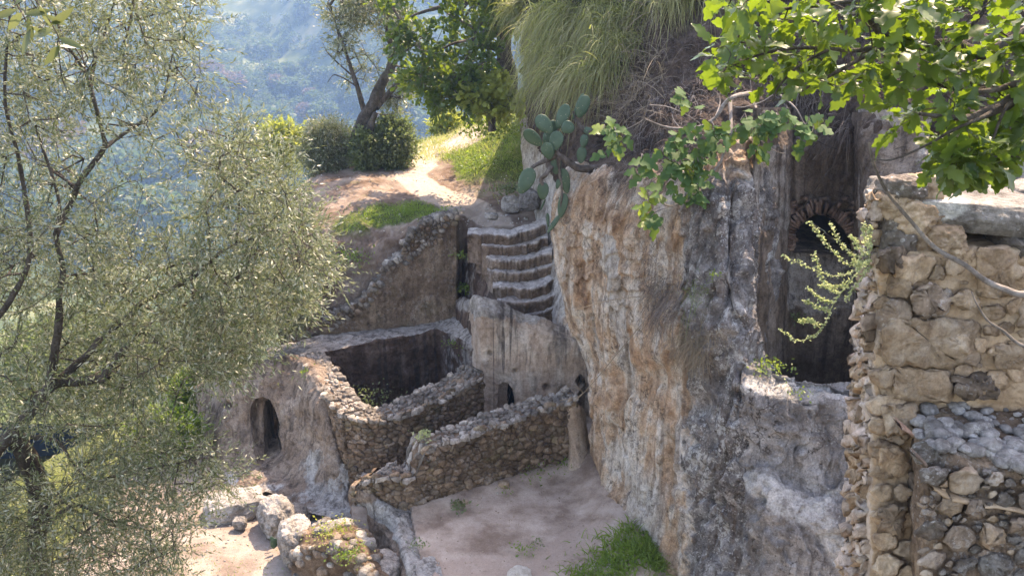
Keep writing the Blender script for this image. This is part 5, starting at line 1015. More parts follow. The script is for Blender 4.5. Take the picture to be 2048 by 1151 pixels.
shrub('grey green rounded shrub left of the leaning olive trunk', 658, 296, 30.4, 96, 112, 700, 'olive', 'lance', .12, 31, L=.5)
shrub('dark green shrub hugging the right side of the leaning olive', 784, 285, 30.3, 76, 100, 420, 'olive2', 'oval', .11, 32, L=.4)
shrub('dense dark suckers around the foot of the leaning olive', 728, 300, 29.8, 46, 80, 220, 'olive2', 'oval', .10, 33, L=.35)
shrub('pale yellowish bush beside the bright bend of the path', 896, 250, 39.0, 60, 34, 200, 'lime', 'oval', .16, 34, L=.4)
shrub('yellow green bush on the slope left of the spur', 565, 290, 42, 80, 80, 260, 'lime', 'oval', .2, 35, L=.6)
shrub('bright green bush glimpsed through the olive below the doorway rock', 330, 865, 20, 150, 90, 420, 'weed', 'oval', .10, 36, L=.3)
shrub('round green bush low on the slope behind the olive', 400, 790, 24, 110, 110, 400, 'weed', 'oval', .12, 37, L=.35)
shrub('broad olive green thicket behind the big olive tree', 180, 720, 27, 360, 200, 1000, 'olive2', 'oval', .15, 38, L=.5)
shrub('grey green bush on the bank left of the retaining wall', 560, 600, 21.5, 120, 150, 520, 'olive', 'lance', .12, 39, L=.4)
shrub('scrubby bush capping the rock left of the doorway', 450, 690, 21.5, 130, 110, 420, 'olive', 'lance', .11, 40, L=.4)
# --- oak by the path
L_ = [(sp_([(1018, 190, 28.0), (1016, 150), (1010, 110), (1006, 60), (992, 10), (985, -60)], 27.6), .28, .15), (sp_([(1004, 65, 27.6), (975, 62), (950, 78), (938, 100)], 27), .09, .03),
 (sp_([(1006, 100, 27.6), (980, 95), (955, 84)], 27.2), .08, .03), (sp_([(1008, 128, 27.6), (985, 118), (965, 108)], 27.4), .08, .03), (sp_([(990, 10, 27.6), (930, 5), (860, 20), (800, 40)], 27), .1, .02), (sp_([(1000, 40, 27.6), (1030, 0), (1060, -40)], 27.2), .09, .03),
 (sp_([(938, 100, 27), (925, 140), (918, 190)], 26.6), .03, .012), (sp_([(950, 78, 27), (900, 90), (860, 120), (850, 170)], 26.5), .045, .012)]
A = region([([(755, -40), (1055, -60), (1045, 30), (1015, 40), (985, 60), (985, 130), (960, 140), (950, 190), (925, 225), (910, 185), (895, 165), (880, 222), (862, 200), (845, 170), (815, 165), (800, 110), (775, 70)], 1.0)], 1100, 25.5, 28.5, r)
tree('oak_tree', 'dark green oak hanging over the footpath', 'oak tree', at(1018, 190, 28), L_, A, 'oak_far', 'bark', 'oak', .3, 3, 7, .40, .19, 7, twig_r=.008, updown=.5, stem=.003, droop=-.25, clump=.7, cth=-.07)
A = region([([(925, 190), (960, 160), (1000, 150), (1045, 185), (1035, 225), (1000, 235), (960, 225)], 1.0)], 110, 25.2, 26.4, r)
tree('fig_sapling', 'light green sapling on the stump beside the path', 'sapling', at(985, 250, 26), [(sp_([(985, 262, 26), (980, 230), (975, 200)], 26), .12, .02), (sp_([(985, 250, 26), (1000, 220), (1020, 205)], 26), .05, .01)], A, 'lime', 'bark', 'fig', .2, 3, 5, .25, .16, 8, twig_r=.005, stem=.003)
# --- near oak branches top right : single leaves
r = np.random.default_rng(55); ob = root('oak_branch', 'backlit oak branches with large lobed leaves reaching in top right', 'oak', (3.9, 4.5, -1.9))
L_ = [(np.array([(3.9, 4.5, -1.9), (3.8, 4.5, 4), (3.7, 4.5, 8), (3.55, 4.4, 10.0), (3.3, 4.4, 11.4)]), .2, .1), (np.array([(3.55, 4.4, 10.0), tuple(at(2150, 180, 4.4)), tuple(at(2048, 195, 4.3)), tuple(at(1984, 221, 4.25)), tuple(at(1931, 236, 4.2)), tuple(at(1839, 228, 4.1))]), .05, .007),
 (sp_([(1984, 221, 4.25), (1964, 234), (1898, 264), (1865, 284), (1789, 318), (1743, 318)], 4.1), .010, .003), (np.array([tuple(at(2150, 150, 4.4)), tuple(at(2043, 165, 4.3)), tuple(at(1997, 178, 4.3)), tuple(at(1948, 183, 4.3)), tuple(at(1885, 172, 4.3)), tuple(at(1839, 155, 4.3)), tuple(at(1776, 139, 4.3))]), .018, .006),
 (np.array([(3.4, 4.4, 10.8), tuple(at(2048, 70, 4.5)), tuple(at(1900, 90, 4.5)), tuple(at(1786, 80, 4.45)), tuple(at(1746, 43, 4.4)), tuple(at(1726, -10, 4.4))]), .04, .012), (sp_([(1786, 80, 4.45), (1726, 100), (1660, 98), (1600, 96), (1540, 104), (1490, 120), (1460, 135)], 4.4), .013, .003),
 (sp_([(1786, 80, 4.45), (1726, 115), (1640, 162), (1580, 192), (1530, 205)], 4.3), .012, .003), (sp_([(1974, -20, 4.5), (1964, 26), (1931, 59), (1911, 80)], 4.5), .012, .008), (sp_([(2025, 205, 4.25), (2013, 214), (1997, 247), (1974, 317)], 4.2), .012, .004),
 (sp_([(1726, 0, 4.4), (1640, 10), (1560, 20), (1500, 35), (1450, 30)], 4.5), .012, .003), (sp_([(1974, 317, 4.2), (1940, 300), (1900, 320), (1880, 345)], 4.2), .005, .002), (sp_([(1974, 317, 4.2), (2010, 310), (2040, 315)], 4.2), .005, .002), (sp_([(1660, 98, 4.4), (1600, 130), (1560, 170), (1545, 200)], 4.3), .008, .003)]
polys = [([(1410, -40), (1760, -40), (1790, 40), (1760, 140), (1720, 180), (1650, 185), (1600, 165), (1540, 185), (1500, 150), (1430, 140), (1420, 100), (1480, 60)], .8), ([(1740, -40), (2110, -40), (2110, 260), (2020, 255), (1950, 225), (1860, 255), (1775, 260), (1760, 220), (1795, 180), (1760, 130)], 1.15), ([(1875, 320), (1905, 285), (1960, 275), (2000, 300), (2030, 305), (1990, 335), (1930, 345), (1895, 345)], .9)]
A = region(polys, 360, 4.0, 4.95, r)
br, ends, ed = grow(L_, A, .06, r, .0013, .25)
obj('branch', br[0], br[1], M['bark'], ob)
lm = []; TV, TF = LEAF['oak']
for e, d in zip(ends, ed):
    for k in range(r.integers(4, 7)):
        D = d * .6 + r.normal(0, .7, 3) + [0, 0, -.05]; D /= np.linalg.norm(D); D2, S2, N2 = frames(D[None], r, .9); s = .118 * r.uniform(.5, 1.25); p = e + D * .008 + r.normal(0, .018, 3)
        V = p + s * (D2 * TV[:, :1] + S2 * TV[:, 1:2] * r.uniform(.9, 1.15) + N2 * (TV[:, 2:3] * r.uniform(-1.5, 3.0) - r.uniform(-.1, .45) * TV[:, :1] ** 2 + .10 * np.sin(TV[:, :1] * 9 + r.uniform(0, 6)) * np.abs(TV[:, 1:2]) * 3)); px, py = proj(V); vis = (px.max() > 0) and px.min() < 2048 and py.max() > 0
        lm.append((pxsize(V) * vis, V))
lm.sort(key=lambda a: -a[0])
for a, V in lm[:290]: obj('leaf', V, TF, M['oak'], ob)
rest = [(V, TF) for a, V in lm[290:]]; tag(obj('small_leaves', *join(rest), M['oak'], ob), kind='stuff')
# acorns
for x, y in ((1928, 112), (1938, 106), (1838, 218), (1846, 214)):
    V, F = blob(at(x, y, 4.05), (.009, .009, .011), int(x), 2, .05); obj('acorn', V, F, M['fig'], ob)
# --- fig shrub on the cliff edge
r = np.random.default_rng(77); fg = root('fig_shrub', 'wild fig with big lobed leaves and gray curving stems on the bank', 'fig', at(1480, 200, 16))
FL = [(sp_([(1500, 186, 15.9), (1470, 192), (1450, 206), (1430, 236), (1400, 253), (1360, 257), (1325, 252), (1290, 238)], 14.6), .035, .012), (sp_([(1460, 200, 15), (1462, 260), (1455, 285), (1440, 325), (1420, 350), (1405, 362)], 14.2), .03, .014), (sp_([(1395, 385, 14), (1375, 402), (1340, 412), (1315, 398), (1300, 372)], 14.0), .018, .008), (sp_([(1405, 362, 14.2), (1398, 385), (1385, 395)], 14.0), .014, .012),
 (sp_([(1500, 186, 15.9), (1520, 230), (1560, 265)], 14.8), .03, .012), (sp_([(1560, 190, 16), (1590, 215), (1610, 250), (1625, 262)], 15.3), .02, .008), (sp_([(1290, 238, 15), (1260, 255), (1235, 262)], 15.5), .012, .006), (sp_([(1400, 253, 14.6), (1380, 290), (1350, 320), (1330, 340)], 14.2), .016, .007), (sp_([(1360, 257, 14.6), (1345, 230), (1365, 195)], 14.8), .01, .004), (sp_([(1340, 412, 14), (1310, 425), (1298, 440)], 13.9), .01, .004),
 (sp_([(1450, 206, 15), (1480, 215), (1520, 205), (1545, 190)], 15), .015, .006), (sp_([(1430, 236, 14.7), (1440, 200), (1420, 170), (1400, 150)], 15.2), .012, .004), (sp_([(1300, 210, 15.5), (1340, 215), (1390, 240), (1440, 280), (1480, 290)], 14.4), .01, .004), (sp_([(1520, 280, 14.6), (1545, 300), (1570, 308)], 14.8), .01, .005)]
cl = [(1228, 262, 7, 1), (1245, 275, 6, 1), (1222, 290, 4, 1), (1210, 262, 3, 1), (1362, 188, 3, 0), (1388, 205, 3, 0), (1285, 322, 4, 0), (1272, 340, 3, 0), (1345, 288, 5, 0), (1330, 305, 5, 0), (1372, 268, 5, 0), (1402, 282, 6, 0), (1420, 300, 5, 0), (1352, 330, 6, 0), (1375, 350, 7, 0), (1340, 345, 5, 0), (1392, 318, 6, 0), (1410, 345, 5, 0), (1296, 400, 6, 1), (1290, 425, 6, 1), (1305, 440, 5, 0), (1400, 385, 5, 0), (1385, 400, 4, 0), (1440, 268, 6, 0), (1470, 255, 5, 0), (1492, 240, 5, 0), (1515, 262, 7, 0), (1530, 235, 5, 0), (1555, 240, 5, 0), (1505, 290, 4, 0), (1520, 300, 5, 0), (1545, 262, 5, 0), (1600, 262, 5, 0), (1620, 250, 4, 0), (1640, 240, 4, 0), (1630, 265, 3, 0), (1602, 290, 3, 0), (1368, 300, 4, 0), (1330, 375, 4, 0), (1350, 390, 4, 0), (1425, 255, 4, 0), (1575, 225, 4, 0)]
TV, TF = LEAF['fig']; parts = [tube(*l) for l in FL]
for x, y, n_, yg in cl:
    c = at(x, y, 13.95 if 1270 < x < 1450 else (15.3 if x < 1270 else 14.3)); a = r.normal(0, .1, 3)
    for k in range(n_):
        D = r.normal(0, 1, 3) * [1, .6, .7] + [0, -.4, -.25]; D /= np.linalg.norm(D); s = .235 * r.uniform(.6, 1.15); p = c + r.normal(0, .055, 3); U = np.array([r.normal(0, .4), -.8, 1.0]); S = np.cross(U, D); S /= np.linalg.norm(S); N = np.cross(D, S)
        obj('leaf', p + s * (D * TV[:, :1] + S * TV[:, 1:2] * r.uniform(.8, 1.1) + N * (TV[:, 2:3] * r.uniform(-1, 3) - r.uniform(0, .4) * TV[:, :1] ** 2)), TF, M['figy' if yg and r.random() < .7 else 'fig'], fg); parts.append(tube([c + [0, .1, .1], p], .006, .003, 4, 4))
obj('stem', *join(parts), M['twig'], fg)
# --- prickly pear
pp = root('prickly_pear', 'prickly pear cactus drooping from the cliff edge', 'cactus', at(1192, 336, 17.6))
pads = [(1089,249,43,24,-40,0),(1125,233,49,21,20,1),(1066,276,43,24,-52,0),(1106,255,28,18,0,2),(1096,276,28,19,20,2),(1112,282,38,25,12,0),(1135,255,25,22,50,0),(1096,302,33,24,-20,0),(1156,213,52,11,22,3),(1165,213,44,22,20,1),(1112,330,36,18,0,1),(1130,362,50,18,-12,1),(1052,362,54,27,25,0),(1086,382,34,20,0,0),(1125,411,49,18,8,1),(1107,448,42,11,32,3),(1096,440,28,7,-3,3),(1163,310,32,17,5,1),(1168,282,26,14,10,1),(1086,409,24,5,25,3),(1116,368,20,9,10,1),(1098,300,26,17,-60,1),(1178,262,22,12,-70,1)]
V0, F0 = ico(3)
def pad(c, Lp, Wp, ang, yaw, par, nm='pad'):
    V = V0.copy(); z = V[:, 2]; V[:, 0] *= (1 + .22 * z) * .93; W = V * np.array([Wp / 2, Wp * .085 + .008, Lp / 2]); W[:, 1] += .02 * np.sin(W[:, 2] * 5)
    cy_, sy_ = math.cos(yaw), math.sin(yaw); W = W @ np.array([[cy_, sy_, 0], [-sy_, cy_, 0], [0, 0, 1]]); a = math.radians(ang); ca, sa = math.cos(a), math.sin(a); W = W @ np.array([[ca, 0, -sa], [0, 1, 0], [sa, 0, ca]])
    return obj(nm, W + c, F0, M['cactus'], par)
for x, y, l, w_, ang, k in pads: Yp = 17.55 + {0: -.15, 1: .0, 2: .2, 3: .05}[k]; s = Yp / FPX * 1.05; pad(at(x, y, Yp), l * s, w_ * s * (1.2 if k < 3 else 1), ang, r.uniform(-.5, .5), pp)
obj('stem', *join([tube(sp_([(1215, 340, 18.2), (1192, 338), (1158, 336), (1135, 322), (1117, 312), (1095, 319), (1066, 334), (1058, 345)], 17.55), .085, .03), tube(sp_([(1205, 268, 18.0), (1189, 266), (1172, 262), (1158, 248), (1150, 232), (1148, 222)], 17.6), .07, .03), tube(sp_([(1103, 333, 17.5), (1092, 348), (1082, 358), (1086, 370)], 17.4), .05, .03), tube(sp_([(1117, 312, 17.5), (1118, 340), (1124, 380), (1120, 430)], 17.55), .04, .015), tube(sp_([(1117, 312, 17.5), (1112, 295), (1108, 270)], 17.5), .04, .02)]), M['bark'], pp)
p2 = root('prickly_pear', 'far small prickly pear beside the light green sapling', 'cactus', at(938, 250, 30))
for x, y, l, w_, ang in ((938, 222, 22, 15, -20), (946, 232, 20, 14, 25), (934, 238, 18, 12, -35), (952, 216, 18, 12, 30), (940, 248, 16, 12, 40)): pad(at(x, y, 30), l * 30 / FPX, w_ * 30 / FPX, ang, .3, p2)
p3 = root('prickly_pear', 'tiny prickly pear seedling beside the pale boulders', 'cactus', gz(548, 1090, -.85))
for x, y, l, w_, ang in ((548, 1082, 24, 16, 10), (545, 1074, 14, 9, -30)): pad(gz(x, y + 4, -.78), l * 18 / FPX, w_ * 18 / FPX, ang, .3, p3)
# --- blades
def blades(P, D, L, W, r, g=.6, seg=4):
    n = len(P); D = D / np.linalg.norm(D, axis=1, keepdims=True); S = np.cross(D, r.normal(0, 1, (n, 3))); S /= np.linalg.norm(S, axis=1, keepdims=True) + 1e-9; rows_ = []
    for k in range(seg + 1):
        t = k / seg; c = P + D * (L * t)[:, None] + np.array([0, 0, -1.]) * (np.asarray(g) * L * t * t)[:, None]; w_ = (W * (1 - t) ** .7 + .0004)[:, None]; rows_ += [c - S * w_, c + S * w_]
    V = np.stack(rows_, 1); i = np.arange(seg) * 2; f = np.stack([i, i + 1, i + 3, i + 2], -1); F = (f[None] + (np.arange(n) * 2 * (seg + 1))[:, None, None]).reshape(-1, 4)
    return V.reshape(-1, 3), F
def sprinkle(name, label, Pg, w_, n, L, W, mat, seed, cat=None, up=1.0, g=.5, spread=.5, seg=3, parent=None):
    r = np.random.default_rng(seed); wf = w_.ravel() / w_.sum(); idx = r.choice(len(wf), n, p=wf); Q = Pg.reshape(-1, 3)[idx] + r.normal(0, .03, (n, 3)) * [1, 1, 0]
    V, F = blades(Q, r.normal(0, spread, (n, 3)) + [0, 0, up], L * r.uniform(.5, 1.4, n), W * r.uniform(.7, 1.3, n), r, g, seg); o = obj(name, V, F, M[mat]); return tag(o, label, cat, kind='stuff')
Ph = SURF['hill']; hx, hy = proj(Ph); vis = (hy < 700) & (Ph[..., 1] < 42)
wt = np.clip(HG - .42, 0, 1) ** 1.2 * vis * (fbm(Ph, 1.3, 3, 9) + .55).clip(0, 1)
sprinkle('grass', 'short green grass growing on the spur around the path', Ph, wt, 34000, .16, .006, 'grass', 1)
wt = smooth(440, 500, hy) * smooth(930, 880, hx) * vis * (hy < 640); sprinkle('dry_grass', 'dry stems hanging down the earth bank above the rooms', Ph, wt, 7000, .35, .003, 'roots', 2, up=.1, g=1.2, spread=.6)
wt = smooth(335, 300, hy) * vis + .2 * smooth(900, 1000, hx) * smooth(420, 300, hy); sprinkle('tall_grass', 'taller yellow grass along the crest of the spur', Ph, wt * (fbm(Ph, .8, 3, 4) + .6).clip(0, 1), 9000, .38, .008, 'tuss', 3)
Pt = SURF['terr']; tx, ty = proj(Pt); w1 = np.maximum(smooth(-8.6, -10.5, Pt[..., 0]), smooth(21, 22.5, Pt[..., 1])) * (Pt[..., 1] > 9) * (Pt[..., 1] < 34) * (Pt[..., 0] > -22)
sprinkle('grass', 'bright yellow green grass on the slope behind the olive', Pt, w1, 26000, .3, .009, 'tuss', 4)
w1 = ((tx > 360) & (tx < 700) & (ty > 1085)) * (fbm(Pt, 1.5, 3, 6) + .35).clip(0, 1) * (Pt[..., 1] < 17) * (Pt[..., 0] > -9); sprinkle('sparse_grass', 'sparse short grass on the terrace ground', Pt, w1, 3500, .07, .005, 'grass', 5)
# tussocks hanging from the bank
Pb, Nb = SURF['bank'], SURF['bankN']; bx, by = proj(Pb)
def bankpt(x, y): d = (bx - x) ** 2 + (by - y) ** 2 + 1e3 * (Pb[..., 1] > 30); i = np.unravel_index(d.argmin(), d.shape); return Pb[i], Nb[i]
tus = [(1085, 50), (1110, 20), (1150, 20), (1180, 60), (1215, 20), (1250, 40), (1085, 110), (1120, 90), (1155, 110), (1195, 120), (1090, 150), (1130, 150), (1170, 155), (1215, 140), (1290, 10), (1340, -10), (1390, -20), (1240, 90), (1440, -20), (1045, 10)]
tl = ['large pale green tussock grass cascading over the cliff corner', 'feathery tussock grass drooping on the soil bank']
for i, (x, y) in enumerate(tus):
    r = np.random.default_rng(900 + i); p, nb = bankpt(x, y); n = 620 if x < 1260 else 300; o_ = r.normal(0, .22, (n, 3)) * [1, .6, .5]
    D = r.normal(0, .85, (n, 3)) + nb * .6 + np.array([-.3 if x < 1200 else -.1, -.45, .6]); V, F = blades(p + o_, D, r.uniform(.3, 1.0, n) * (.8 if x < 1110 else 1. if x < 1260 else .8), r.uniform(.006, .013, n), r, r.uniform(.7, 1.5, n), 6)
    t_ = obj('tussock_grass', V, F, M['tuss'] if i % 3 else M['straw'], origin=p)
    tag(t_, 'pale green tussock grass cascading over the top of the bank', 'grass tussock', 'tussocks cascading over the soil bank')
w1 = smooth(1060, 1090, bx) * smooth(1350, 1300, bx) * (by > -20) * (by < 210) * (Pb[..., 1] < 24); sprinkle('straw_stalks', 'straw coloured seed stalks standing out of the tussock grass', Pb, w1, 900, .9, .006, 'dry', 19, up=.3, g=.5, spread=.7, seg=4)
# roots and dead stems on the bank
w1 = smooth(1180, 1260, bx) * smooth(1780, 1700, bx) * (by > -20) * (by < 420) * (Pb[..., 1] < 21); sprinkle('hanging_roots', 'dry hanging roots and dead stems on the brown bank', Pb, w1 * (fbm(Pb, 1.0, 3, 4) + .4).clip(0, 1) * (1 + 2 * (by > 150)), 9000, .42, .0035, 'roots', 11, up=-.2, g=.8, spread=.8, seg=4)
w1 = np.exp(-(((bx - 1300) / 60) ** 2 + ((by - 345) / 35) ** 2)) * (Pb[..., 1] < 19); sprinkle('dead_grass', 'mat of dead brown grass hanging behind the prickly pear', Pb, w1, 3500, .45, .003, 'roots', 12, up=-.6, g=.6, spread=.7, seg=4)
w1 = smooth(1350, 1250, bx) * (by > 60) * (by < 250) * (bx > 1150) * (Pb[..., 1] < 21); sprinkle('dead_twigs', 'tangled dry straw coloured twigs above the prickly pear', Pb, w1, 1600, .5, .004, 'dry', 13, up=.4, g=.2, spread=.9, seg=4)
Pc = SURF['cliff']; cx_, cy_2 = proj(Pc)
for lab, x, y, sx, sy, n, mt, s in (('tuft of dry stems growing from the gray rock face', 1330, 600, 28, 40, 1500, 'roots', 14), ('lower tuft of dead grass in the rock hollow', 1385, 690, 32, 30, 1300, 'dry', 15), ('thin green grass on the rock above the hollow', 1400, 585, 24, 24, 90, 'grass', 16), ('hanging dry weeds on the cliff crack under the fig', 1300, 520, 30, 70, 420, 'roots', 17)):
    w1 = np.exp(-(((cx_ - x) / sx) ** 2 + ((cy_2 - y) / sy) ** 2)) * (Pc[..., 1] < 18)
    Rr = sprinkle('dry_tuft', lab, Pc, w1, n, .32, .003, mt, s, up=.1, g=.9, spread=.8, seg=4, cat='dry grass')
# green clump at the cliff foot
Py = SURF['yard']; yx, yy2 = proj(Py); w1 = smooth(1050, 1260, yx) ** 1.6 * smooth(1060, 1160, yy2 + (yx - 1170) * .5) ** 1.5 * (yx < 1330) * (fbm(Py, 2.2, 3, 8) + .6).clip(.03, 1); sprinkle('grass', 'lush green grass clump at the foot of the cliff', Py, w1, 7000, .34, .011, 'grass', 21, g=.55)
def weed(label, c, rad, n, size, mat, seed, kind='oval', cat='weed', name='weed', up=.5):
    r = np.random.default_rng(seed); p = np.array(c) + r.normal(0, rad, (n, 3)) * [1, 1, .3] + [0, 0, rad * .4]; V, F = leaf_cloud(kind, p, r.normal(0, 1, (n, 3)) + [0, 0, up], size * r.uniform(.6, 1.3, n), r, .9); t_ = root(name, label, cat, c); tag(obj('leaves', V, F, M[mat], t_), kind='stuff'); return t_
weed('dark leafy weed by the flat tan stone in the yard', gz(918, 1013, .05), .1, 70, .09, 'olive2', 41)
weed('low green weed at the foot of the yard wall', gz(1065, 948, .08), .22, 110, .07, 'weed', 42)
weed('small green weed in the corner near the pier', gz(1132, 930, .1), .16, 90, .07, 'weed', 43)
weed('weed growing in the sunlit patch of the yard', gz(1048, 1103, .05), .12, 60, .07, 'weed', 44)
weed('sparse grey weed above the sunlit patch', gz(1072, 1085, .05), .1, 30, .06, 'olive2', 45)
weed('small plant under the round tan stone', gz(1010, 982, .05), .09, 40, .05, 'weed', 46)
weed('leafy plants growing in the gap beside the staircase', gz(938, 580, 2.2), .16, 200, .10, 'weed', 47)
weed('creeper on the retaining wall corner', at(922, 515, 23.0), .14, 90, .07, 'weed', 48)
weed('green plants on the floor of the sunken room', at(740, 812, 19.3), .35, 260, .08, 'olive2', 49)
weed('weed tuft on the crest of the left room wall', at(622, 748, 19.9), .14, 120, .07, 'weed', 50)
weed('clump of leaves on the rim by the parapet', at(920, 690, 22.0), .18, 120, .07, 'weed', 51)
weed('sunlit weeds spilling over the small stone wall', at(672, 1072, 15.1), .22, 420, .06, 'lime', 52)
weed('green weeds on the front of the small stone wall', at(700, 1112, 14.4), .16, 300, .06, 'weed', 53)
weed('small green plant on the gray rock crack', at(1430, 552, 13.3), .06, 34, .05, 'weed', 54)
weed('little weed on the pale ledge under the niche', at(1600, 790, 12.5), .08, 50, .05, 'weed', 55)
weed('moss and weeds at the foot of the niche jamb', at(1535, 740, 13.2), .16, 160, .06, 'weed', 56)
weed('plants below the niche sill', at(1590, 640, 15.8), .12, 70, .07, 'olive2', 57)
weed('tuft on the yard ledge edge', gz(838, 1090, .1), .1, 60, .06, 'olive2', 58)
weed('pale flowering tuft on the crest of the yard wall', at(845, 873, 16.5), .11, 90, .08, 'herb', 59)
weed('dark ivy like undergrowth at the foot of the pale cliff by the path', at(1018, 385, 26.2), .28, 420, .10, 'olive2', 71)
weed('low bushy plants under the light green sapling', at(985, 268, 27.5), .55, 700, .13, 'weed', 72)
weed('green plants halfway up the grassy mound', at(960, 330, 28.4), .4, 300, .10, 'weed', 73)
weed('plants creeping over the soil left of the retaining wall crest', at(700, 520, 23.4), .3, 300, .09, 'weed', 74)
weed('green tuft at the top corner of the retaining wall', at(893, 428, 24.2), .16, 160, .08, 'weed', 75)
# herb sprig from the near wall
r = np.random.default_rng(61); hb = root('herb_sprig', 'pale green herb sprig sprouting from the near wall edge', 'herb', at(1748, 515, 5.9))
HS = [[(1748, 515), (1715, 545), (1690, 575), (1668, 605), (1650, 645), (1625, 672), (1595, 680), (1560, 660)], [(1748, 512), (1710, 540), (1670, 552), (1620, 535), (1568, 512)], [(1746, 510), (1700, 530), (1665, 500), (1640, 470), (1620, 443)], [(1746, 508), (1712, 512), (1685, 490), (1658, 448)], [(1748, 505), (1730, 480), (1728, 445)], [(1680, 590), (1650, 565), (1628, 508)], [(1660, 620), (1640, 615), (1608, 600)], [(1748, 520), (1720, 560), (1690, 600)], [(1746, 512), (1722, 500), (1702, 470)], [(1700, 560), (1670, 575), (1640, 570)], [(1668, 605), (1645, 600), (1615, 575)], [(1746, 515), (1725, 530), (1705, 520)], [(1640, 655), (1620, 640), (1600, 642)], [(1745, 500), (1738, 470), (1742, 452)]]
parts, lp, ld = [], [], []
for h in HS:
    q = sp_(h, 5.5 + r.uniform(-.15, .15)); q[0] = at(h[0][0], h[0][1], 5.8 if h[0][0] > 1740 else 5.55); parts.append(tube(q, .004, .0015, 5)); Q = cr(np.array(q), 46)
    for c in Q[6:]:
        for k in range(3): lp.append(c + r.normal(0, .006, 3)); ld.append(r.normal(0, 1, 3))
obj('stem', *join(parts), M['herb'], hb); V, F = leaf_cloud('oval', np.array(lp), np.array(ld), r.uniform(.012, .026, len(lp)), r, .4, 1.3); obj('leaves', V, F, M['herb'], hb)
tag(obj('bare_branch', *tube(np.array([tuple(at(1738, 285, 4.6)), tuple(at(1748, 330, 4.6)), tuple(at(1775, 385, 4.6)), tuple(at(1820, 440, 4.6)), tuple(at(1870, 495, 4.55)), tuple(at(1930, 530, 4.5)), tuple(at(1970, 560, 4.5)), tuple(at(2010, 578, 4.45)), tuple(at(2060, 588, 4.4)), tuple(at(2200, 560, 4.4)), (3.75, 4.5, 7.8)]), .005, .022, 8, 90), M['twig'], origin=(3.75, 4.5, 7.8)), 'long bare branch crossing in front of the near wall', 'branch')
tag(obj('bare_twig', *tube(np.array([tuple(at(1942, 582, 4.6)), tuple(at(1955, 610, 4.6)), tuple(at(1975, 640, 4.6)), tuple(at(2005, 660, 4.55)), tuple(at(2060, 695, 4.5)), tuple(at(2200, 700, 4.5)), (3.78, 4.5, 7.2)]), .003, .014, 6, 60), M['twig'], origin=(3.78, 4.5, 7.2)), 'short thin bare twig hanging over the near wall', 'twig')
for i, pts in enumerate([[(1120, 800), (1160, 790), (1190, 760), (1240, 700), (1290, 640)], [(1150, 770), (1165, 785), (1150, 800)], [(1150, 620), (1220, 600), (1300, 590)]]):
    tag(obj('dry_stalk', *tube(sp_(pts, 14.6), .005, .008, 5), M['dry'], origin=at(*pts[-1], 14.6)), ['long thin dry stalk arching off the pink cliff', 'short curled dry stalk tip near the cave', 'straight green stalk sticking out of the cliff'][i], 'stalk')
for i, pts in enumerate([[(1625, 320), (1680, 265), (1730, 225)], [(1600, 425), (1650, 350), (1700, 290)], [(1615, 268), (1650, 290), (1680, 300)]]): tag(obj('dead_stick', *tube(sp_(pts, 15.6 if i != 1 else 16.1), .012, .006, 5), M['bark'], origin=at(*pts[0], 15.6)), ['long dead stick leaning across the niche top', 'dead stick slanting down to the brick arch', 'short dead stick under the fig leaves'][i], 'stick')
# --- far trees
r = np.random.default_rng(303); tm = []
for k in range(7):
    n = 620; a = r.normal(0, 1, (n, 3)); a /= np.linalg.norm(a, axis=1, keepdims=True); lump = 1 + .35 * fbm(a * 1.6 + k * 7, 1, 3, k); p = a * lump[:, None] * (r.uniform(.55, 1, n) ** .5)[:, None] * [1, 1, .8] + [0, 0, .85]
    V, F = leaf_cloud('oval', p, a + r.normal(0, .6, (n, 3)), r.uniform(.18, .34, n), r, .8, 1.5); tv, tf = tube([(0, 0, -.6), (0, 0, .2), (.05, 0, .8)], .09, .04, 5); tm.append((V, F, tv, tf))
me_c = {}
for mt in ('fartree', 'fartree2'): me_c[mt] = [mesh('crown', v, f, M[mt], False) for v, f, _, _ in tm]
me_t = mesh('trunk', tm[0][2], tm[0][3], M['bark'])
Pf = SURF['far']; fx_, fy_ = proj(Pf); ok = (fx_ > -60) & (fx_ < 1120) & (fy_ > -40) & (fy_ < 520) & (Pf[..., 1] > 75) & (Pf[..., 1] < 660); cand = Pf[ok]
cx2, cy2 = proj(cand); dens = smooth(60, 200, cy2) * .9 + .12; dens = dens * (fbm(cand, .015, 3, 2) + .6).clip(.05, 1); dens /= dens.sum(); sel = r.choice(len(cand), 250, replace=False, p=dens)
for i in sel:
    p = cand[i] + r.uniform(-.8, .8, 3) * [1, 1, 0]; s = r.uniform(2.2, 5.0) * (1.2 if p[1] < 460 else .9) * (1 + float(smooth(80, 320, p[1]))); au = r.random() < .13; mt = 'fartree2' if au else 'fartree'
    t_ = root('hillside_tree', 'brownish hazy tree on the wooded far hillside' if au else 'rounded hazy green tree on the wooded far hillside', 'tree', tuple(p), 'autumn brown trees across the valley' if au else 'green trees across the valley')
    t_.rotation_euler = (0, 0, r.uniform(0, 6)); t_.scale = (s, s, s * r.uniform(.8, 1.15)); k = r.integers(0, 7); link('crown', me_c[mt][k], t_, (0, 0, 0)); link('trunk', me_t, t_, (0, 0, 0))
sel = r.choice(len(cand), 3200, p=(dens + 1 / len(dens)) / 2); Vs, Fs = [], []
for q, i in enumerate(sel):
    V, F = tm[q % 7][0][:1000], tm[q % 7][1][:250]; s = r.uniform(.8, 2.4) * (1 + float(smooth(80, 320, cand[i][1]))); Vs.append((V - [0, 0, .4]) * s + cand[i] + r.uniform(-2.5, 2.5, 3) * [1, 1, 0]); Fs.append(F)
tag(obj('hillside_scrub', *join(list(zip(Vs, Fs))), M['fartree'], smooth_=False), 'hazy low scrub covering the far hillside', kind='stuff')
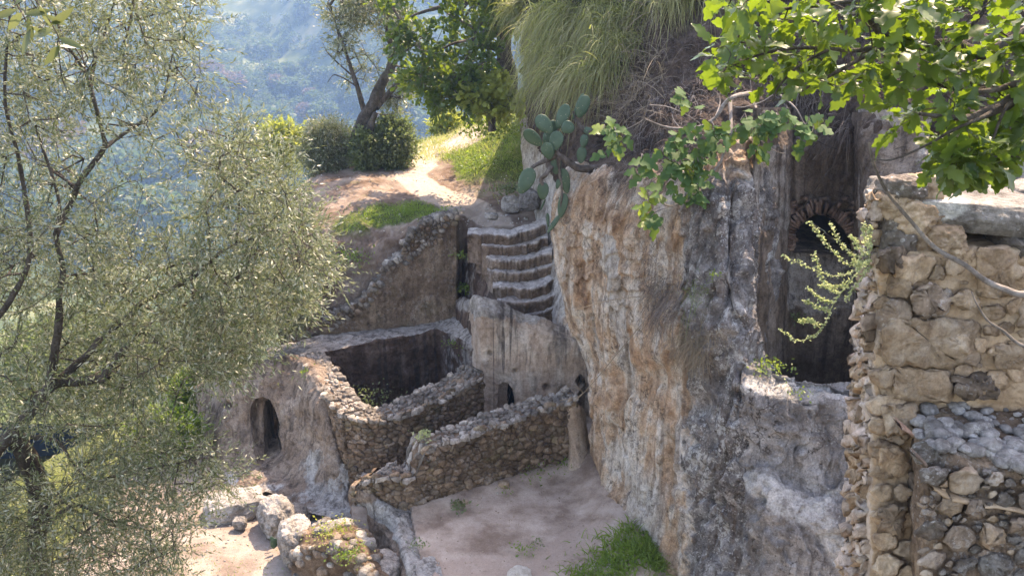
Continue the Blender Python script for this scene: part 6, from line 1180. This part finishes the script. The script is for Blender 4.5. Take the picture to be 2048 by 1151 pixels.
# --- air
hz = bpy.data.materials.new('valley_haze'); hz.use_nodes = True; ht = hz.node_tree; ht.nodes.remove(ht.nodes['Principled BSDF']); pv = ht.nodes.new('ShaderNodeVolumePrincipled'); pv.inputs['Color'].default_value = (.34, .59, 1, 1); pv.inputs['Density'].default_value = .0005; pv.inputs['Anisotropy'].default_value = .45
ht.links.new(pv.outputs[0], ht.nodes['Material Output'].inputs['Volume'])
x0, x1, y0, y1, z0, z1 = -680, 680, -12, 840, -140, 185
V = [(x, y, z) for x in (x0, x1) for y in (y0, y1) for z in (z0, z1)]
hb_ = obj('haze', V, [(0, 1, 3, 2), (4, 6, 7, 5), (0, 4, 5, 1), (2, 3, 7, 6), (0, 2, 6, 4), (1, 5, 7, 3)], hz, smooth_=False); tag(hb_, 'pale blue haze filling the valley air', kind='stuff')
# --- pebbles and clods on bare ground
r = np.random.default_rng(909)
def pebbles(name, label, Pg, w_, n, s0, s1, mat):
    wf = w_.ravel() / w_.sum(); idx = r.choice(len(wf), n, p=wf); Q = Pg.reshape(-1, 3)[idx]; V0_, F0_ = ico(1); s = r.uniform(s0, s1, n) ** 1.0
    V = V0_[None] * (1 + r.normal(0, .15, (n, len(V0_), 1))) * s[:, None, None] * r.uniform(.6, 1.3, (n, 1, 3)) + Q[:, None]
    F = (F0_[None] + (np.arange(n) * len(V0_))[:, None, None]).reshape(-1, 3); tag(obj(name, V.reshape(-1, 3), F, M[mat]), label, kind='stuff')
pebbles('pebbles', 'small pebbles and clods scattered over the yard dirt', SURF['yard'], (SURF['yard'][..., 2] < .6) * (SURF['yard'][..., 2] > -.3) * (.03 + np.clip(fbm(SURF['yard'], 1.2, 3, 1), 0, 1) ** 2), 900, .005, .018, 'nstone')
pebbles('pebbles', 'small pebbles scattered over the terrace ground', SURF['terr'], (tx > 330) * (tx < 830) * (ty > 960) * (Pt[..., 1] < 20) * 1.0, 1800, .006, .03, 'topstone')
pebbles('pebbles', 'stones and clods scattered along the footpath', SURF['hill'], vis * (hy < 470) * (hy > 270) * 1.0, 450, .01, .035, 'pale')

# --- fallen leaves in the yard and on the ledges
r = np.random.default_rng(515)
for nm, lb_, Pg, w_, n_ in (('fallen_leaves', 'dry fallen leaves scattered over the yard dirt', SURF['yard'], (SURF['yard'][..., 2] < .5) * (SURF['yard'][..., 2] > -.3) * (.15 + np.clip(fbm(SURF['yard'], 1.4, 3, 6), 0, 1)), 420), ('fallen_leaves', 'brown oak leaves lying among the cobbles of the ledge', LB, (lby < 880) * (lby > 800) * 1.0, 60)):
    idx = r.choice(w_.size, n_, p=w_.ravel() / w_.sum()); Q = Pg.reshape(-1, 3)[idx] + [0, 0, .015]; V, F = leaf_cloud('oval', Q, r.normal(0, 1, (n_, 3)) * [1, 1, .15], r.uniform(.03, .07, n_) if nm and n_ > 100 else r.uniform(.02, .04, n_), r, 1.5, 1.2); tag(obj(nm, V, F, M['dry'] if n_ > 100 else M['brick']), lb_, kind='stuff')
